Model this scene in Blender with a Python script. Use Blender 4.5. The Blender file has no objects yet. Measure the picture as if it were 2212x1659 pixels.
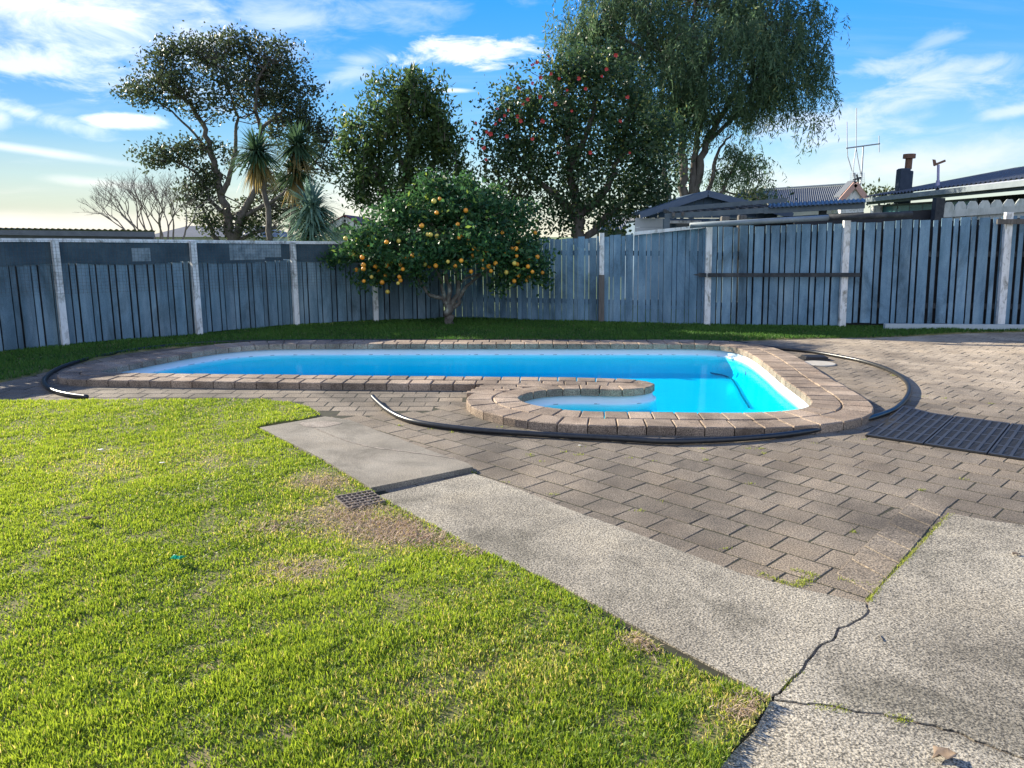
import bpy, bmesh, math, random
import numpy as np
from mathutils import Vector, Matrix
from mathutils.geometry import tessellate_polygon
R = math.radians
random.seed(7)
rng = np.random.default_rng(11)
C = bpy.context.scene.collection
sc = bpy.context.scene

# ------------------------------------------------------------------ camera
FPX, TH, CAMH = 1662.0, R(10.87), 1.6          # focal length in px of a 2212 wide picture
cam_d = bpy.data.cameras.new("camera"); cam = bpy.data.objects.new("camera", cam_d); C.objects.link(cam)
cam_d.sensor_width = 36; cam_d.lens = 36 * FPX / 2212; cam_d.clip_start = 0.05; cam_d.clip_end = 3000
cam.location = (0, 0, CAMH); cam.rotation_euler = (R(90) - TH, 0, 0)
sc.camera = cam

# ------------------------------------------------------------------ light
SUN_AZ, SUN_EL = R(-56), R(24)                 # azimuth from +Y towards +X
sun_dir = Vector((math.sin(SUN_AZ) * math.cos(SUN_EL), math.cos(SUN_AZ) * math.cos(SUN_EL), math.sin(SUN_EL)))
sl = bpy.data.lights.new("sun", 'SUN'); sl.energy = 5.0; sl.angle = R(0.5); sl.color = (1.0, 0.915, 0.74)
so = bpy.data.objects.new("sun", sl); C.objects.link(so)
so.rotation_euler = (-sun_dir).to_track_quat('-Z', 'Y').to_euler()
sc.view_settings.view_transform = 'Standard'; sc.view_settings.look = 'None'
sc.view_settings.exposure = 1.25; sc.view_settings.gamma = 1.0
sc.cycles.max_bounces = 8; sc.cycles.transparent_max_bounces = 12
sc.cycles.sample_clamp_indirect = 4.0

def px_dir(u, v):
    xc = (u - 1106) / FPX; yc = (829.5 - v) / FPX
    s, c = math.sin(TH), math.cos(TH)
    return Vector((xc, c + yc * s, -s + yc * c))
def P(u, v, z=0.0):                            # photo point -> place on a level plane
    d = px_dir(u, v); t = (z - CAMH) / d.z
    return (d.x * t, d.y * t)
def S(u, v, z=0.0): return P(u * 2212 / 2841, v * 2212 / 2841, z)
def at(u, v, Y):                               # photo point -> place at a known distance
    d = px_dir(u, v); t = Y / d.y
    return Vector((d.x * t, Y, CAMH + d.z * t))

# sky: Nishita daylight with thin winter cloud
W = bpy.data.worlds.new("World"); sc.world = W; W.use_nodes = True
wn, wl = W.node_tree.nodes, W.node_tree.links
wn.clear()
def N(nodes, t, **kw):
    n = nodes.new(t)
    for k, v in kw.items(): setattr(n, k, v)
    return n
wout = N(wn, 'ShaderNodeOutputWorld'); bg = N(wn, 'ShaderNodeBackground'); wl.new(bg.outputs[0], wout.inputs[0])
bg.inputs[1].default_value = 0.15
sky = N(wn, 'ShaderNodeTexSky', sky_type='NISHITA'); sky.sun_disc = False
sky.sun_elevation = SUN_EL; sky.sun_rotation = SUN_AZ; sky.air_density = 1.0; sky.dust_density = 0.0; sky.ozone_density = 2.5
hsv = N(wn, 'ShaderNodeHueSaturation'); hsv.inputs['Hue'].default_value = 0.514; hsv.inputs['Saturation'].default_value = 1.5; hsv.inputs['Value'].default_value = 0.95
wl.new(sky.outputs[0], hsv.inputs['Color'])
tc = N(wn, 'ShaderNodeTexCoord'); D = tc.outputs['Generated']
sep0 = N(wn, 'ShaderNodeSeparateXYZ'); wl.new(D, sep0.inputs[0])
deep = N(wn, 'ShaderNodeMapRange'); wl.new(sep0.outputs[2], deep.inputs[0]); deep.inputs[1].default_value = 0.02; deep.inputs[2].default_value = 0.30; deep.inputs[3].default_value = 0.40; deep.inputs[4].default_value = 0.84
satz = N(wn, 'ShaderNodeMapRange'); wl.new(sep0.outputs[2], satz.inputs[0]); satz.inputs[1].default_value = 0.015; satz.inputs[2].default_value = 0.11; satz.inputs[3].default_value = 0.55; satz.inputs[4].default_value = 1.5; wl.new(satz.outputs[0], hsv.inputs['Saturation'])
sdot = N(wn, 'ShaderNodeVectorMath', operation='DOT_PRODUCT'); wl.new(D, sdot.inputs[0]); sdot.inputs[1].default_value = sun_dir
sdm = N(wn, 'ShaderNodeMapRange'); wl.new(sdot.outputs['Value'], sdm.inputs[0]); sdm.inputs[1].default_value = 0.35; sdm.inputs[2].default_value = 1.0; sdm.inputs[3].default_value = 1.0; sdm.inputs[4].default_value = 0.42
dmul = N(wn, 'ShaderNodeMath', operation='MULTIPLY'); wl.new(deep.outputs[0], dmul.inputs[0]); wl.new(sdm.outputs[0], dmul.inputs[1]); wl.new(dmul.outputs[0], hsv.inputs['Value'])
def wmath(op, a, b=None, c=None, clamp=False):
    n = N(wn, 'ShaderNodeMath', operation=op); n.use_clamp = clamp
    for i, x in enumerate((a, b, c)):
        if x is None: continue
        if isinstance(x, (int, float)): n.inputs[i].default_value = x
        else: wl.new(x, n.inputs[i])
    return n.outputs[0]
def wdot(vec):
    n = N(wn, 'ShaderNodeVectorMath', operation='DOT_PRODUCT'); wl.new(D, n.inputs[0]); n.inputs[1].default_value = vec
    return n.outputs['Value']
sep = N(wn, 'ShaderNodeSeparateXYZ'); wl.new(D, sep.inputs[0])
zz = wmath('ADD', wmath('MAXIMUM', sep.outputs[2], 0.0), 0.13)
comb = N(wn, 'ShaderNodeCombineXYZ'); wl.new(wmath('DIVIDE', sep.outputs[0], zz), comb.inputs[0]); wl.new(wmath('DIVIDE', sep.outputs[1], zz), comb.inputs[1])
mp = N(wn, 'ShaderNodeMapping'); wl.new(comb.outputs[0], mp.inputs[0]); mp.inputs['Rotation'].default_value = (0, 0, R(20)); mp.inputs['Scale'].default_value = (0.55, 1.5, 1)
n1 = N(wn, 'ShaderNodeTexNoise'); wl.new(mp.outputs[0], n1.inputs['Vector']); n1.inputs['Scale'].default_value = 1.5; n1.inputs['Detail'].default_value = 8; n1.inputs['Roughness'].default_value = 0.6; n1.inputs['Distortion'].default_value = 0.6
mp2 = N(wn, 'ShaderNodeMapping'); wl.new(D, mp2.inputs[0]); mp2.inputs['Scale'].default_value = (7, 7, 20)
n2 = N(wn, 'ShaderNodeTexNoise'); wl.new(mp2.outputs[0], n2.inputs['Vector']); n2.inputs['Scale'].default_value = 1.6; n2.inputs['Detail'].default_value = 7; n2.inputs['Roughness'].default_value = 0.62; n2.inputs['Distortion'].default_value = 0.5
# u, v, half width, half height (px), tilt deg, strength, softness, noise share
CLOUDS = [(1010, 116, 185, 34, -2, 0.95, 1.6, 1.3), (975, 195, 60, 7, 0, 0.8, 1.2, 0.4), (265, 258, 95, 20, -2, 1.0, 1.4, 0.6),
          (120, 10, 520, 130, 4, 1.0, 0.75, 0.8), (150, 150, 330, 60, 5, 0.6, 1.0, 1.3), (40, 240, 150, 26, 10, 0.6, 1.0, 1.0), (0, 255, 30, 40, 40, 0.6, 1.0, 0.6),
          (60, 324, 240, 12, 6, 0.55, 1.0, 0.3), (230, 397, 130, 14, 4, 0.5, 1.0, 0.4), (640, 40, 480, 60, -8, 0.45, 0.8, 1.0),
          (770, 145, 110, 40, -25, 0.4, 0.9, 1.2), (80, 485, 620, 34, 0, 0.9, 0.9, 0.25), (830, 450, 330, 110, 0, 0.7, 0.7, 0.4),
          (1960, 215, 380, 48, -14, 0.75, 0.9, 1.3), (1780, 300, 330, 70, -12, 0.7, 0.8, 1.2), (1930, 145, 90, 34, -10, 0.6, 1.0, 1.3), (2015, 88, 60, 20, -10, 0.4, 1.0, 1.0),
          (2190, 240, 80, 16, -6, 0.7, 1.2, 0.6), (1950, 360, 520, 60, -6, 0.75, 0.8, 0.8), (2150, 395, 130, 22, -4, 0.9, 1.5, 0.9), (2180, 150, 120, 40, -20, 0.45, 0.8, 1.2)]
mask = None
for (u, v, hw, hh, tilt, st, soft, nz) in CLOUDS:
    c = px_dir(u, v).normalized()
    right = c.cross(Vector((0, 0, 1))).normalized(); up = right.cross(c)
    a = R(-tilt); r2 = right * math.cos(a) + up * math.sin(a); u2 = up * math.cos(a) - right * math.sin(a)
    x = wmath('DIVIDE', wdot(r2), hw / FPX); y = wmath('DIVIDE', wdot(u2), hh / FPX)
    d2 = wmath('SQRT', wmath('ADD', wmath('MULTIPLY', x, x), wmath('MULTIPLY', y, y)))
    m = wmath('SUBTRACT', 1.0, d2)
    m = wmath('ADD', m, wmath('MULTIPLY', wmath('SUBTRACT', n2.outputs[0], 0.52), 2.6 * nz))
    m = wmath('MULTIPLY', m, soft)
    f = wmath('GREATER_THAN', wdot(tuple(c)), 0.0)
    m = wmath('MULTIPLY', m, f, clamp=True)
    n = N(wn, 'ShaderNodeMapRange', interpolation_type='SMOOTHSTEP'); wl.new(m, n.inputs[0])
    m = wmath('MULTIPLY', n.outputs[0], st)
    mask = m if mask is None else wmath('MAXIMUM', mask, m)
n = N(wn, 'ShaderNodeMapRange', interpolation_type='SMOOTHSTEP'); wl.new(n1.outputs[0], n.inputs[0]); n.inputs[1].default_value = 0.5; n.inputs[2].default_value = 0.9
mask = wmath('MAXIMUM', mask, wmath('MULTIPLY', n.outputs[0], 0.3))
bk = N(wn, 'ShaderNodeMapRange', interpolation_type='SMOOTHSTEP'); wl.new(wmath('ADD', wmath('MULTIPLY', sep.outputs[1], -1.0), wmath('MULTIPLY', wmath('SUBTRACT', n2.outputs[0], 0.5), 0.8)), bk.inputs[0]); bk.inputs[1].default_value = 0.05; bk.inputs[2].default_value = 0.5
mask = wmath('MAXIMUM', mask, wmath('MULTIPLY', bk.outputs[0], 0.8))   # unseen cloud bank added behind the viewer to brighten the shaded sides
glow = wmath('POWER', wmath('MAXIMUM', wdot(tuple(px_dir(120, -60).normalized())), 0.0), 10.0)
cc = N(wn, 'ShaderNodeMix', data_type='RGBA'); wl.new(glow, cc.inputs[0]); cc.inputs[6].default_value = (2.7, 3.0, 3.7, 1); cc.inputs[7].default_value = (4.4, 4.4, 4.3, 1)
lowf = N(wn, 'ShaderNodeMapRange'); wl.new(sep.outputs[2], lowf.inputs[0]); lowf.inputs[1].default_value = 0.0; lowf.inputs[2].default_value = 0.11; lowf.inputs[3].default_value = 1; lowf.inputs[4].default_value = 0
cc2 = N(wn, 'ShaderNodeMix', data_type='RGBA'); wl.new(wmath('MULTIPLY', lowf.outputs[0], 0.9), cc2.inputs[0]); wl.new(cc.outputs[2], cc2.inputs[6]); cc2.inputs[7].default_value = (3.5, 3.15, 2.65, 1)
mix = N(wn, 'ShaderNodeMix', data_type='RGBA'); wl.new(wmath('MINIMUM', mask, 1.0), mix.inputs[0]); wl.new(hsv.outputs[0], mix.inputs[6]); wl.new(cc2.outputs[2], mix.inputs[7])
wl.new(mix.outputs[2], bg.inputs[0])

# ------------------------------------------------------------------ helpers
def tag(o, label=None, cat=None, group=None, kind=None):
    if label: o['label'] = label
    if cat: o['category'] = cat
    if group: o['group'] = group
    if kind: o['kind'] = kind
    return o
def thing(name, label, cat, loc=(0, 0, 0), group=None):
    o = bpy.data.objects.new(name, None); C.objects.link(o); o.location = loc; o.empty_display_size = 0.1
    return tag(o, label, cat, group)
def link(name, me, parent=None):
    o = bpy.data.objects.new(name, me); C.objects.link(o)
    if parent:
        o.parent = parent
        loc = parent.location.copy(); q = parent.parent
        while q: loc += q.location; q = q.parent
        o.matrix_parent_inverse = Matrix.Translation(-loc) if parent.type == 'EMPTY' else Matrix.Identity(4)
    return o
def mesh_np(name, V, F, mat, parent=None, var=None, smooth=False, col=None):
    V = np.asarray(V, dtype=np.float32).reshape(-1, 3); F = np.asarray(F, dtype=np.int32); k = F.shape[1]
    me = bpy.data.meshes.new(name)
    me.vertices.add(len(V)); me.vertices.foreach_set('co', V.ravel())
    me.loops.add(F.size); me.loops.foreach_set('vertex_index', F.ravel())
    me.polygons.add(len(F)); me.polygons.foreach_set('loop_start', np.arange(0, F.size, k, dtype=np.int32))
    if var is not None:
        a = me.attributes.new('var', 'FLOAT', 'FACE'); a.data.foreach_set('value', np.asarray(var, dtype=np.float32))
    if col is not None:
        a = me.attributes.new('tone', 'FLOAT', 'FACE'); a.data.foreach_set('value', np.asarray(col, dtype=np.float32))
    me.materials.append(mat)
    me.update(calc_edges=True)
    if smooth: me.polygons.foreach_set('use_smooth', np.ones(len(F), dtype=bool))
    return link(name, me, parent)
class MB:
    def __init__(s): s.v = []; s.f = []; s.a = []; s.cur = 0.5
    def add(s, vs, fs):
        b = len(s.v); s.v += [tuple(x) for x in vs]
        for f in fs: s.f.append([i + b for i in f]); s.a.append(s.cur)
    def hexa(s, b, t):                          # 4 bottom + 4 top points
        s.add(list(b) + list(t), [(3, 2, 1, 0), (4, 5, 6, 7), (0, 1, 5, 4), (1, 2, 6, 5), (2, 3, 7, 6), (3, 0, 4, 7)])
    def box(s, x0, x1, y0, y1, z0, z1):
        s.hexa([(x0, y0, z0), (x1, y0, z0), (x1, y1, z0), (x0, y1, z0)], [(x0, y0, z1), (x1, y0, z1), (x1, y1, z1), (x0, y1, z1)])
    def wall(s, p0, p1, z0, z1, t0, t1, z0b=None, z1b=None):   # along p0->p1, thickness t0..t1 to the left
        z0b = z0 if z0b is None else z0b; z1b = z1 if z1b is None else z1b
        d = Vector((p1[0] - p0[0], p1[1] - p0[1])).normalized(); n = Vector((-d.y, d.x))
        q = [(p0[0] + n.x * t0, p0[1] + n.y * t0), (p1[0] + n.x * t0, p1[1] + n.y * t0), (p1[0] + n.x * t1, p1[1] + n.y * t1), (p0[0] + n.x * t1, p0[1] + n.y * t1)]
        zb = (z0, z0b, z0b, z0); zt = (z1, z1b, z1b, z1)
        s.hexa([(*q[i], zb[i]) for i in range(4)], [(*q[i], zt[i]) for i in range(4)])
    def bar(s, a, b, w, h=None):                # square bar between two 3d points
        h = h or w; a = Vector(a); b = Vector(b); d = (b - a).normalized()
        ref = Vector((0, 0, 1)) if abs(d.z) < 0.95 else Vector((0, 1, 0))
        x = d.cross(ref).normalized() * w / 2; y = d.cross(x.normalized()).normalized() * h / 2
        s.hexa([a - x - y, a + x - y, a + x + y, a - x + y], [b - x - y, b + x - y, b + x + y, b - x + y])
    def tube(s, pts, rad, k=8, cap=True):
        pts = [Vector(p) for p in pts]; n = len(pts)
        if isinstance(rad, (int, float)): rad = [rad] * n
        ref = None; rings = []
        for i, p in enumerate(pts):
            d = (pts[min(i + 1, n - 1)] - pts[max(i - 1, 0)])
            d = d.normalized() if d.length > 1e-9 else Vector((0, 0, 1))
            if ref is None: ref = d.orthogonal().normalized()
            ref = (ref - d * ref.dot(d)); ref = ref.normalized() if ref.length > 1e-6 else d.orthogonal().normalized()
            b = d.cross(ref)
            rings.append([p + (ref * math.cos(2 * math.pi * j / k) + b * math.sin(2 * math.pi * j / k)) * rad[i] for j in range(k)])
        vs = [q for r in rings for q in r]; fs = []
        for i in range(n - 1):
            for j in range(k):
                fs.append((i * k + j, i * k + (j + 1) % k, (i + 1) * k + (j + 1) % k, (i + 1) * k + j))
        if cap: fs.append(tuple(range(k - 1, -1, -1))); fs.append(tuple((n - 1) * k + j for j in range(k)))
        s.add(vs, fs)
    def prism(s, poly, z0, z1, bev=0.006, tilt=(0, 0)):        # convex xy polygon with a chamfered top
        n = len(poly); cx = sum(p[0] for p in poly) / n; cy = sum(p[1] for p in poly) / n
        zt = lambda p: z1 + (p[0] - cx) * tilt[0] + (p[1] - cy) * tilt[1]
        def ins(p):
            d = Vector((cx - p[0], cy - p[1])); L = d.length
            d = d / L * min(bev * 1.4, L * 0.4) if L > 0 else d
            return (p[0] + d.x, p[1] + d.y)
        vs = [(*p, z0) for p in poly] + [(*p, zt(p) - bev) for p in poly] + [(*ins(p), zt(p)) for p in poly]
        fs = [tuple(range(2 * n, 3 * n))]
        for i in range(n):
            j = (i + 1) % n
            fs += [(i, j, n + j, n + i), (n + i, n + j, 2 * n + j, 2 * n + i)]
        s.add(vs, fs)
    def build(s, name, mat, parent=None, smooth=False):
        me = bpy.data.meshes.new(name); me.from_pydata(s.v, [], s.f); me.materials.append(mat)
        a = me.attributes.new('var', 'FLOAT', 'FACE'); a.data.foreach_set('value', s.a)
        if smooth: me.polygons.foreach_set('use_smooth', [True] * len(s.f))
        me.validate(); me.update()
        return link(name, me, parent)
def inside(px, py, poly):
    px = np.asarray(px, float); py = np.asarray(py, float); r = np.zeros(px.shape, bool); n = len(poly)
    for i in range(n):
        x0, y0 = poly[i]; x1, y1 = poly[(i + 1) % n]
        if y0 == y1: continue
        c = ((y0 > py) != (y1 > py)) & (px < (x1 - x0) * (py - y0) / (y1 - y0) + x0)
        r ^= c
    return r
def chaikin(pts, it=2, closed=True):
    for _ in range(it):
        q = []; n = len(pts)
        for i in range(n if closed else n - 1):
            a = pts[i]; b = pts[(i + 1) % n]
            q.append(tuple(a[k] * 0.75 + b[k] * 0.25 for k in range(len(a)))); q.append(tuple(a[k] * 0.25 + b[k] * 0.75 for k in range(len(a))))
        if not closed: q = [pts[0]] + q + [pts[-1]]
        pts = q
    return pts
def catmull(pts, m=8):
    out = []; n = len(pts)
    for i in range(n - 1):
        p0, p1, p2, p3 = (Vector(pts[max(i - 1, 0)]), Vector(pts[i]), Vector(pts[i + 1]), Vector(pts[min(i + 2, n - 1)]))
        for k in range(m):
            t = k / m
            out.append(0.5 * ((2 * p1) + (p2 - p0) * t + (2 * p0 - 5 * p1 + 4 * p2 - p3) * t * t + (3 * p1 - p0 - 3 * p2 + p3) * t ** 3))
    out.append(Vector(pts[-1])); return out
def sheet(name, outer, holes, z, mat, parent=None):
    loops = [[Vector((*p, z)) for p in outer]] + [[Vector((*p, z)) for p in h] for h in holes]
    tris = tessellate_polygon(loops); vs = [p for l in loops for p in l]
    me = bpy.data.meshes.new(name); me.from_pydata([tuple(v) for v in vs], [], [tuple(t) for t in tris]); me.materials.append(mat); me.update()
    bm = bmesh.new(); bm.from_mesh(me); bmesh.ops.recalc_face_normals(bm, faces=bm.faces)
    if sum(f.normal.z for f in bm.faces) < 0: bmesh.ops.reverse_faces(bm, faces=bm.faces)
    bm.to_mesh(me); bm.free()
    return link(name, me, parent)
def vnoise(x, y, s, seed=0):                    # smooth value noise, about -1..1
    x = np.asarray(x) / s; y = np.asarray(y) / s; r = 0
    for i, (a, b, p) in enumerate(((1.0, 0.35, 0.3), (-0.6, 1.1, 1.9), (0.9, -1.3, 4.1), (1.9, 0.8, 2.2), (-1.4, 2.1, 5.0), (2.6, -1.9, 0.7))):
        r = r + np.sin(a * x + b * y + p + seed * (i + 1.3) + 0.8 * np.sin(b * x - a * y + seed)) / (1 + 0.5 * i)
    return r / 2.6

# ------------------------------------------------------------------ materials
def ramp(nodes, links, fac, stops):
    r = N(nodes, 'ShaderNodeValToRGB'); el = r.color_ramp.elements
    while len(el) < len(stops): el.new(0.5)
    for e, (p, c) in zip(el, stops): e.position = p; e.color = (*c, 1)
    links.new(fac, r.inputs[0]); return r.outputs[0]
def mat(name, cols, scale=4.0, rough=0.7, bump=0.0, bscale=60, speck=None, stretch=(1, 1, 1), varamt=0.0, metal=0.0, detail=6, spec=0.5, blotch=None):
    """cols: colour stops along a noise; speck: (scale, amount, dark, light) fine aggregate; varamt: per-face tone"""
    m = bpy.data.materials.new(name); m.use_nodes = True; nt = m.node_tree; ns, ls = nt.nodes, nt.links
    b = ns['Principled BSDF']; b.inputs['Roughness'].default_value = rough; b.inputs['Metallic'].default_value = metal; b.inputs['Specular IOR Level'].default_value = spec
    t = N(ns, 'ShaderNodeTexCoord'); mpn = N(ns, 'ShaderNodeMapping'); mpn.inputs['Scale'].default_value = stretch; ls.new(t.outputs['Object'], mpn.inputs[0])
    no = N(ns, 'ShaderNodeTexNoise'); no.inputs['Scale'].default_value = scale; no.inputs['Detail'].default_value = detail; no.inputs['Roughness'].default_value = 0.65; ls.new(mpn.outputs[0], no.inputs['Vector'])
    k = len(cols)
    col = ramp(ns, ls, no.outputs[0], [(0.3 + 0.4 * i / max(k - 1, 1), c) for i, c in enumerate(cols)])
    if speck:
        sn = N(ns, 'ShaderNodeTexNoise'); sn.inputs['Scale'].default_value = speck[0]; sn.inputs['Detail'].default_value = 3; ls.new(t.outputs['Object'], sn.inputs['Vector'])
        sr = ramp(ns, ls, sn.outputs[0], [(0.36, (speck[2],) * 3), (0.64, (speck[3],) * 3)])
        mx = N(ns, 'ShaderNodeMix', data_type='RGBA', blend_type='MULTIPLY'); mx.inputs[0].default_value = speck[1]; ls.new(col, mx.inputs[6]); ls.new(sr, mx.inputs[7]); col = mx.outputs[2]
    if blotch:                                  # large soft stains: (scale, dark, light, stretch)
        bm2 = N(ns, 'ShaderNodeMapping'); bm2.inputs['Scale'].default_value = blotch[3]; ls.new(t.outputs['Object'], bm2.inputs[0])
        b2 = N(ns, 'ShaderNodeTexNoise'); b2.inputs['Scale'].default_value = blotch[0]; b2.inputs['Detail'].default_value = 9; b2.inputs['Roughness'].default_value = 0.68; b2.inputs['Distortion'].default_value = 0.7; ls.new(bm2.outputs[0], b2.inputs['Vector'])
        br = ramp(ns, ls, b2.outputs[0], [(0.34, blotch[1]), (0.5, (1, 1, 1)), (0.68, blotch[2])])
        mx = N(ns, 'ShaderNodeMix', data_type='RGBA', blend_type='MULTIPLY'); mx.inputs[0].default_value = 1.0; ls.new(col, mx.inputs[6]); ls.new(br, mx.inputs[7]); col = mx.outputs[2]
    if varamt:
        at_ = N(ns, 'ShaderNodeAttribute'); at_.attribute_name = 'var'
        mr = N(ns, 'ShaderNodeMapRange'); mr.clamp = False; ls.new(at_.outputs['Fac'], mr.inputs[0]); mr.inputs[3].default_value = 1 - varamt; mr.inputs[4].default_value = 1 + varamt
        mx = N(ns, 'ShaderNodeMix', data_type='RGBA', blend_type='MULTIPLY'); mx.inputs[0].default_value = 1.0; ls.new(col, mx.inputs[6])
        cb = N(ns, 'ShaderNodeCombineColor'); [ls.new(mr.outputs[0], cb.inputs[i]) for i in range(3)]
        ls.new(cb.outputs[0], mx.inputs[7]); col = mx.outputs[2]
    ls.new(col, b.inputs['Base Color'])
    if bump:
        bn = N(ns, 'ShaderNodeTexNoise'); bn.inputs['Scale'].default_value = bscale; bn.inputs['Detail'].default_value = 4; ls.new(mpn.outputs[0], bn.inputs['Vector'])
        bp = N(ns, 'ShaderNodeBump'); bp.inputs['Strength'].default_value = bump; bp.inputs['Distance'].default_value = 0.01; ls.new(bn.outputs[0], bp.inputs['Height']); ls.new(bp.outputs[0], b.inputs['Normal'])
    return m
def leafmat(name, dark, light, alt, trans=0.45, rough=0.45, tcol=None, spec=0.35):
    """leaf: per-leaf tone from the 'var' attribute, light passes through the blade"""
    m = bpy.data.materials.new(name); m.use_nodes = True; ns, ls = m.node_tree.nodes, m.node_tree.links
    b = ns['Principled BSDF']; b.inputs['Roughness'].default_value = rough; b.inputs['Specular IOR Level'].default_value = spec
    a = N(ns, 'ShaderNodeAttribute'); a.attribute_name = 'var'
    col = ramp(ns, ls, a.outputs['Fac'], [(0.0, dark), (0.62, light), (0.93, light), (1.0, alt)])
    ls.new(col, b.inputs['Base Color'])
    tr = N(ns, 'ShaderNodeBsdfTranslucent'); mx = N(ns, 'ShaderNodeMixShader'); mx.inputs[0].default_value = trans
    if tcol:
        tm = N(ns, 'ShaderNodeMix', data_type='RGBA', blend_type='MULTIPLY'); tm.inputs[0].default_value = 1; ls.new(col, tm.inputs[6]); tm.inputs[7].default_value = (*tcol, 1); ls.new(tm.outputs[2], tr.inputs[0])
    else: ls.new(col, tr.inputs[0])
    ls.new(b.outputs[0], mx.inputs[1]); ls.new(tr.outputs[0], mx.inputs[2]); ls.new(mx.outputs[0], ns['Material Output'].inputs[0])
    return m
M = {}
M['paver'] = mat('paver', [(0.12, 0.094, 0.068), (0.19, 0.154, 0.114), (0.25, 0.205, 0.154)], 1.6, 0.9, 0.5, 130, (120, 0.95, 0.3, 1.6), varamt=0.24, detail=9, blotch=(0.9, (.55, .55, .56), (1.25, 1.2, 1.12), (1, 1, 1)))
M['coping'] = mat('coping brick', [(0.19, 0.135, 0.095), (0.29, 0.218, 0.158), (0.37, 0.285, 0.212)], 2.2, 0.9, 0.5, 130, (120, 0.9, 0.35, 1.55), varamt=0.22, detail=9, blotch=(1.6, (.6, .58, .56), (1.2, 1.15, 1.1), (1, 1, 1)))
M['bed'] = mat('paving bed', [(0.012, 0.010, 0.007), (0.028, 0.026, 0.014), (0.04, 0.045, 0.015)], 20, 1.0)
M['concrete'] = mat('exposed aggregate concrete', [(0.205, 0.178, 0.135), (0.305, 0.268, 0.207), (0.38, 0.337, 0.262)], 1.3, 0.9, 0.45, 110, (130, 1.0, 0.22, 1.55), detail=8, blotch=(1.5, (.52, .52, .5), (1.22, 1.2, 1.15), (1, 1, 1)))
M['concrete_old'] = mat('worn grey concrete', [(0.15, 0.13, 0.10), (0.24, 0.21, 0.165), (0.31, 0.275, 0.22)], 1.9, 0.9, 0.4, 120, (150, 0.9, 0.45, 1.35), detail=8, blotch=(2.0, (.6, .6, .58), (1.2, 1.18, 1.15), (1, 1, 1)))
M['stain'] = mat('pale stain', [(0.17, 0.14, 0.115), (0.27, 0.225, 0.18), (0.36, 0.305, 0.25)], 11, 0.9, speck=(150, .9, .5, 1.3))
M['soil'] = mat('lawn soil', [(0.09, 0.10, 0.025), (0.16, 0.15, 0.05), (0.24, 0.18, 0.10)], 7, 1.0)
M['ground'] = mat('far lawn', [(0.07, 0.12, 0.03), (0.11, 0.16, 0.04)], 0.8, 1.0)
M['fence'] = mat('weathered blue paint', [(0.08, 0.165, 0.24), (0.135, 0.24, 0.335), (0.215, 0.33, 0.42)], 5.0, 0.75, 0.25, 40, (90, 0.35, 0.6, 1.2), stretch=(1, 1, 0.22), varamt=0.25, detail=9, blotch=(1.7, (.45, .5, .5), (1.3, 1.22, 1.15), (1, 1, .45)))
M['fence_left'] = mat('faded slate blue paint', [(0.07, 0.135, 0.18), (0.12, 0.20, 0.255), (0.20, 0.285, 0.34)], 5.0, 0.7, 0.25, 40, (90, 0.35, 0.6, 1.2), stretch=(1, 1, 0.18), varamt=0.22, detail=9, blotch=(1.9, (.5, .52, .5), (1.35, 1.3, 1.25), (1, 1, .4)))
M['lining'] = mat('dark lining', [(0.012, 0.014, 0.018), (0.03, 0.032, 0.036)], 3, 0.8)
M['white'] = mat('old white paint', [(0.5, 0.5, 0.48), (0.72, 0.73, 0.72), (0.8, 0.8, 0.8)], 9, 0.55, 0.2, 40, stretch=(1, 1, 0.3), blotch=(9, (.35, .34, .3), (1, 1, 1), (1, 1, .5)))
M['grey_wood'] = mat('weathered timber', [(0.05, 0.045, 0.04), (0.11, 0.10, 0.09), (0.17, 0.155, 0.135)], 12, 0.85, 0.4, 60, stretch=(1, 1, 0.15))
M['batten'] = mat('dark weathered batten', [(0.015, 0.018, 0.022), (0.035, 0.04, 0.045), (0.075, 0.078, 0.078)], 6, 0.85, 0.4, 60)
M['cloth'] = mat('dark shade cloth', [(0.03, 0.055, 0.075), (0.05, 0.085, 0.11), (0.085, 0.13, 0.155)], 2.5, 0.95, 0.3, 220)
M['pale_patch'] = mat('pale window patch', [(0.09, 0.13, 0.155), (0.21, 0.27, 0.30), (0.34, 0.40, 0.42)], 7, 0.8)
M['wire'] = mat('rusty wire', [(0.06, 0.06, 0.06), (0.12, 0.11, 0.10)], 20, 0.6, metal=0.4)
M['shell'] = mat('pool shell', [(0.60, 0.76, 0.83), (0.68, 0.82, 0.88)], 1.5, 0.3)
M['hose'] = mat('black pipe', [(0.012, 0.013, 0.015), (0.03, 0.032, 0.034)], 30, 0.32, 0.1, 90)
M['pool_line'] = mat('dull blue line', [(0.03, 0.09, 0.14), (0.05, 0.13, 0.19)], 9, 0.8)
M['scum'] = mat('waterline grime', [(0.14, 0.15, 0.15), (0.3, 0.32, 0.32)], 30, 0.9)
M['rubber'] = mat('black rubber', [(0.022, 0.022, 0.022), (0.048, 0.047, 0.046)], 25, 0.5, 0.2, 120)
M['rubber_dark'] = mat('rubber underside', [(0.006, 0.006, 0.007), (0.01, 0.01, 0.011)], 25, 0.9)
M['iron'] = mat('rusted iron', [(0.09, 0.07, 0.06), (0.22, 0.18, 0.15)], 30, 0.7, 0.2, 80)
M['black'] = mat('black plastic', [(0.012, 0.012, 0.014), (0.025, 0.025, 0.028)], 30, 0.4)
M['disc'] = mat('cream plastic', [(0.42, 0.38, 0.31), (0.55, 0.5, 0.42)], 12, 0.5)
M['bark'] = mat('bark', [(0.05, 0.042, 0.036), (0.11, 0.095, 0.08), (0.17, 0.15, 0.13)], 9, 0.95, 0.6, 40, stretch=(1, 1, 0.35))
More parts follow.
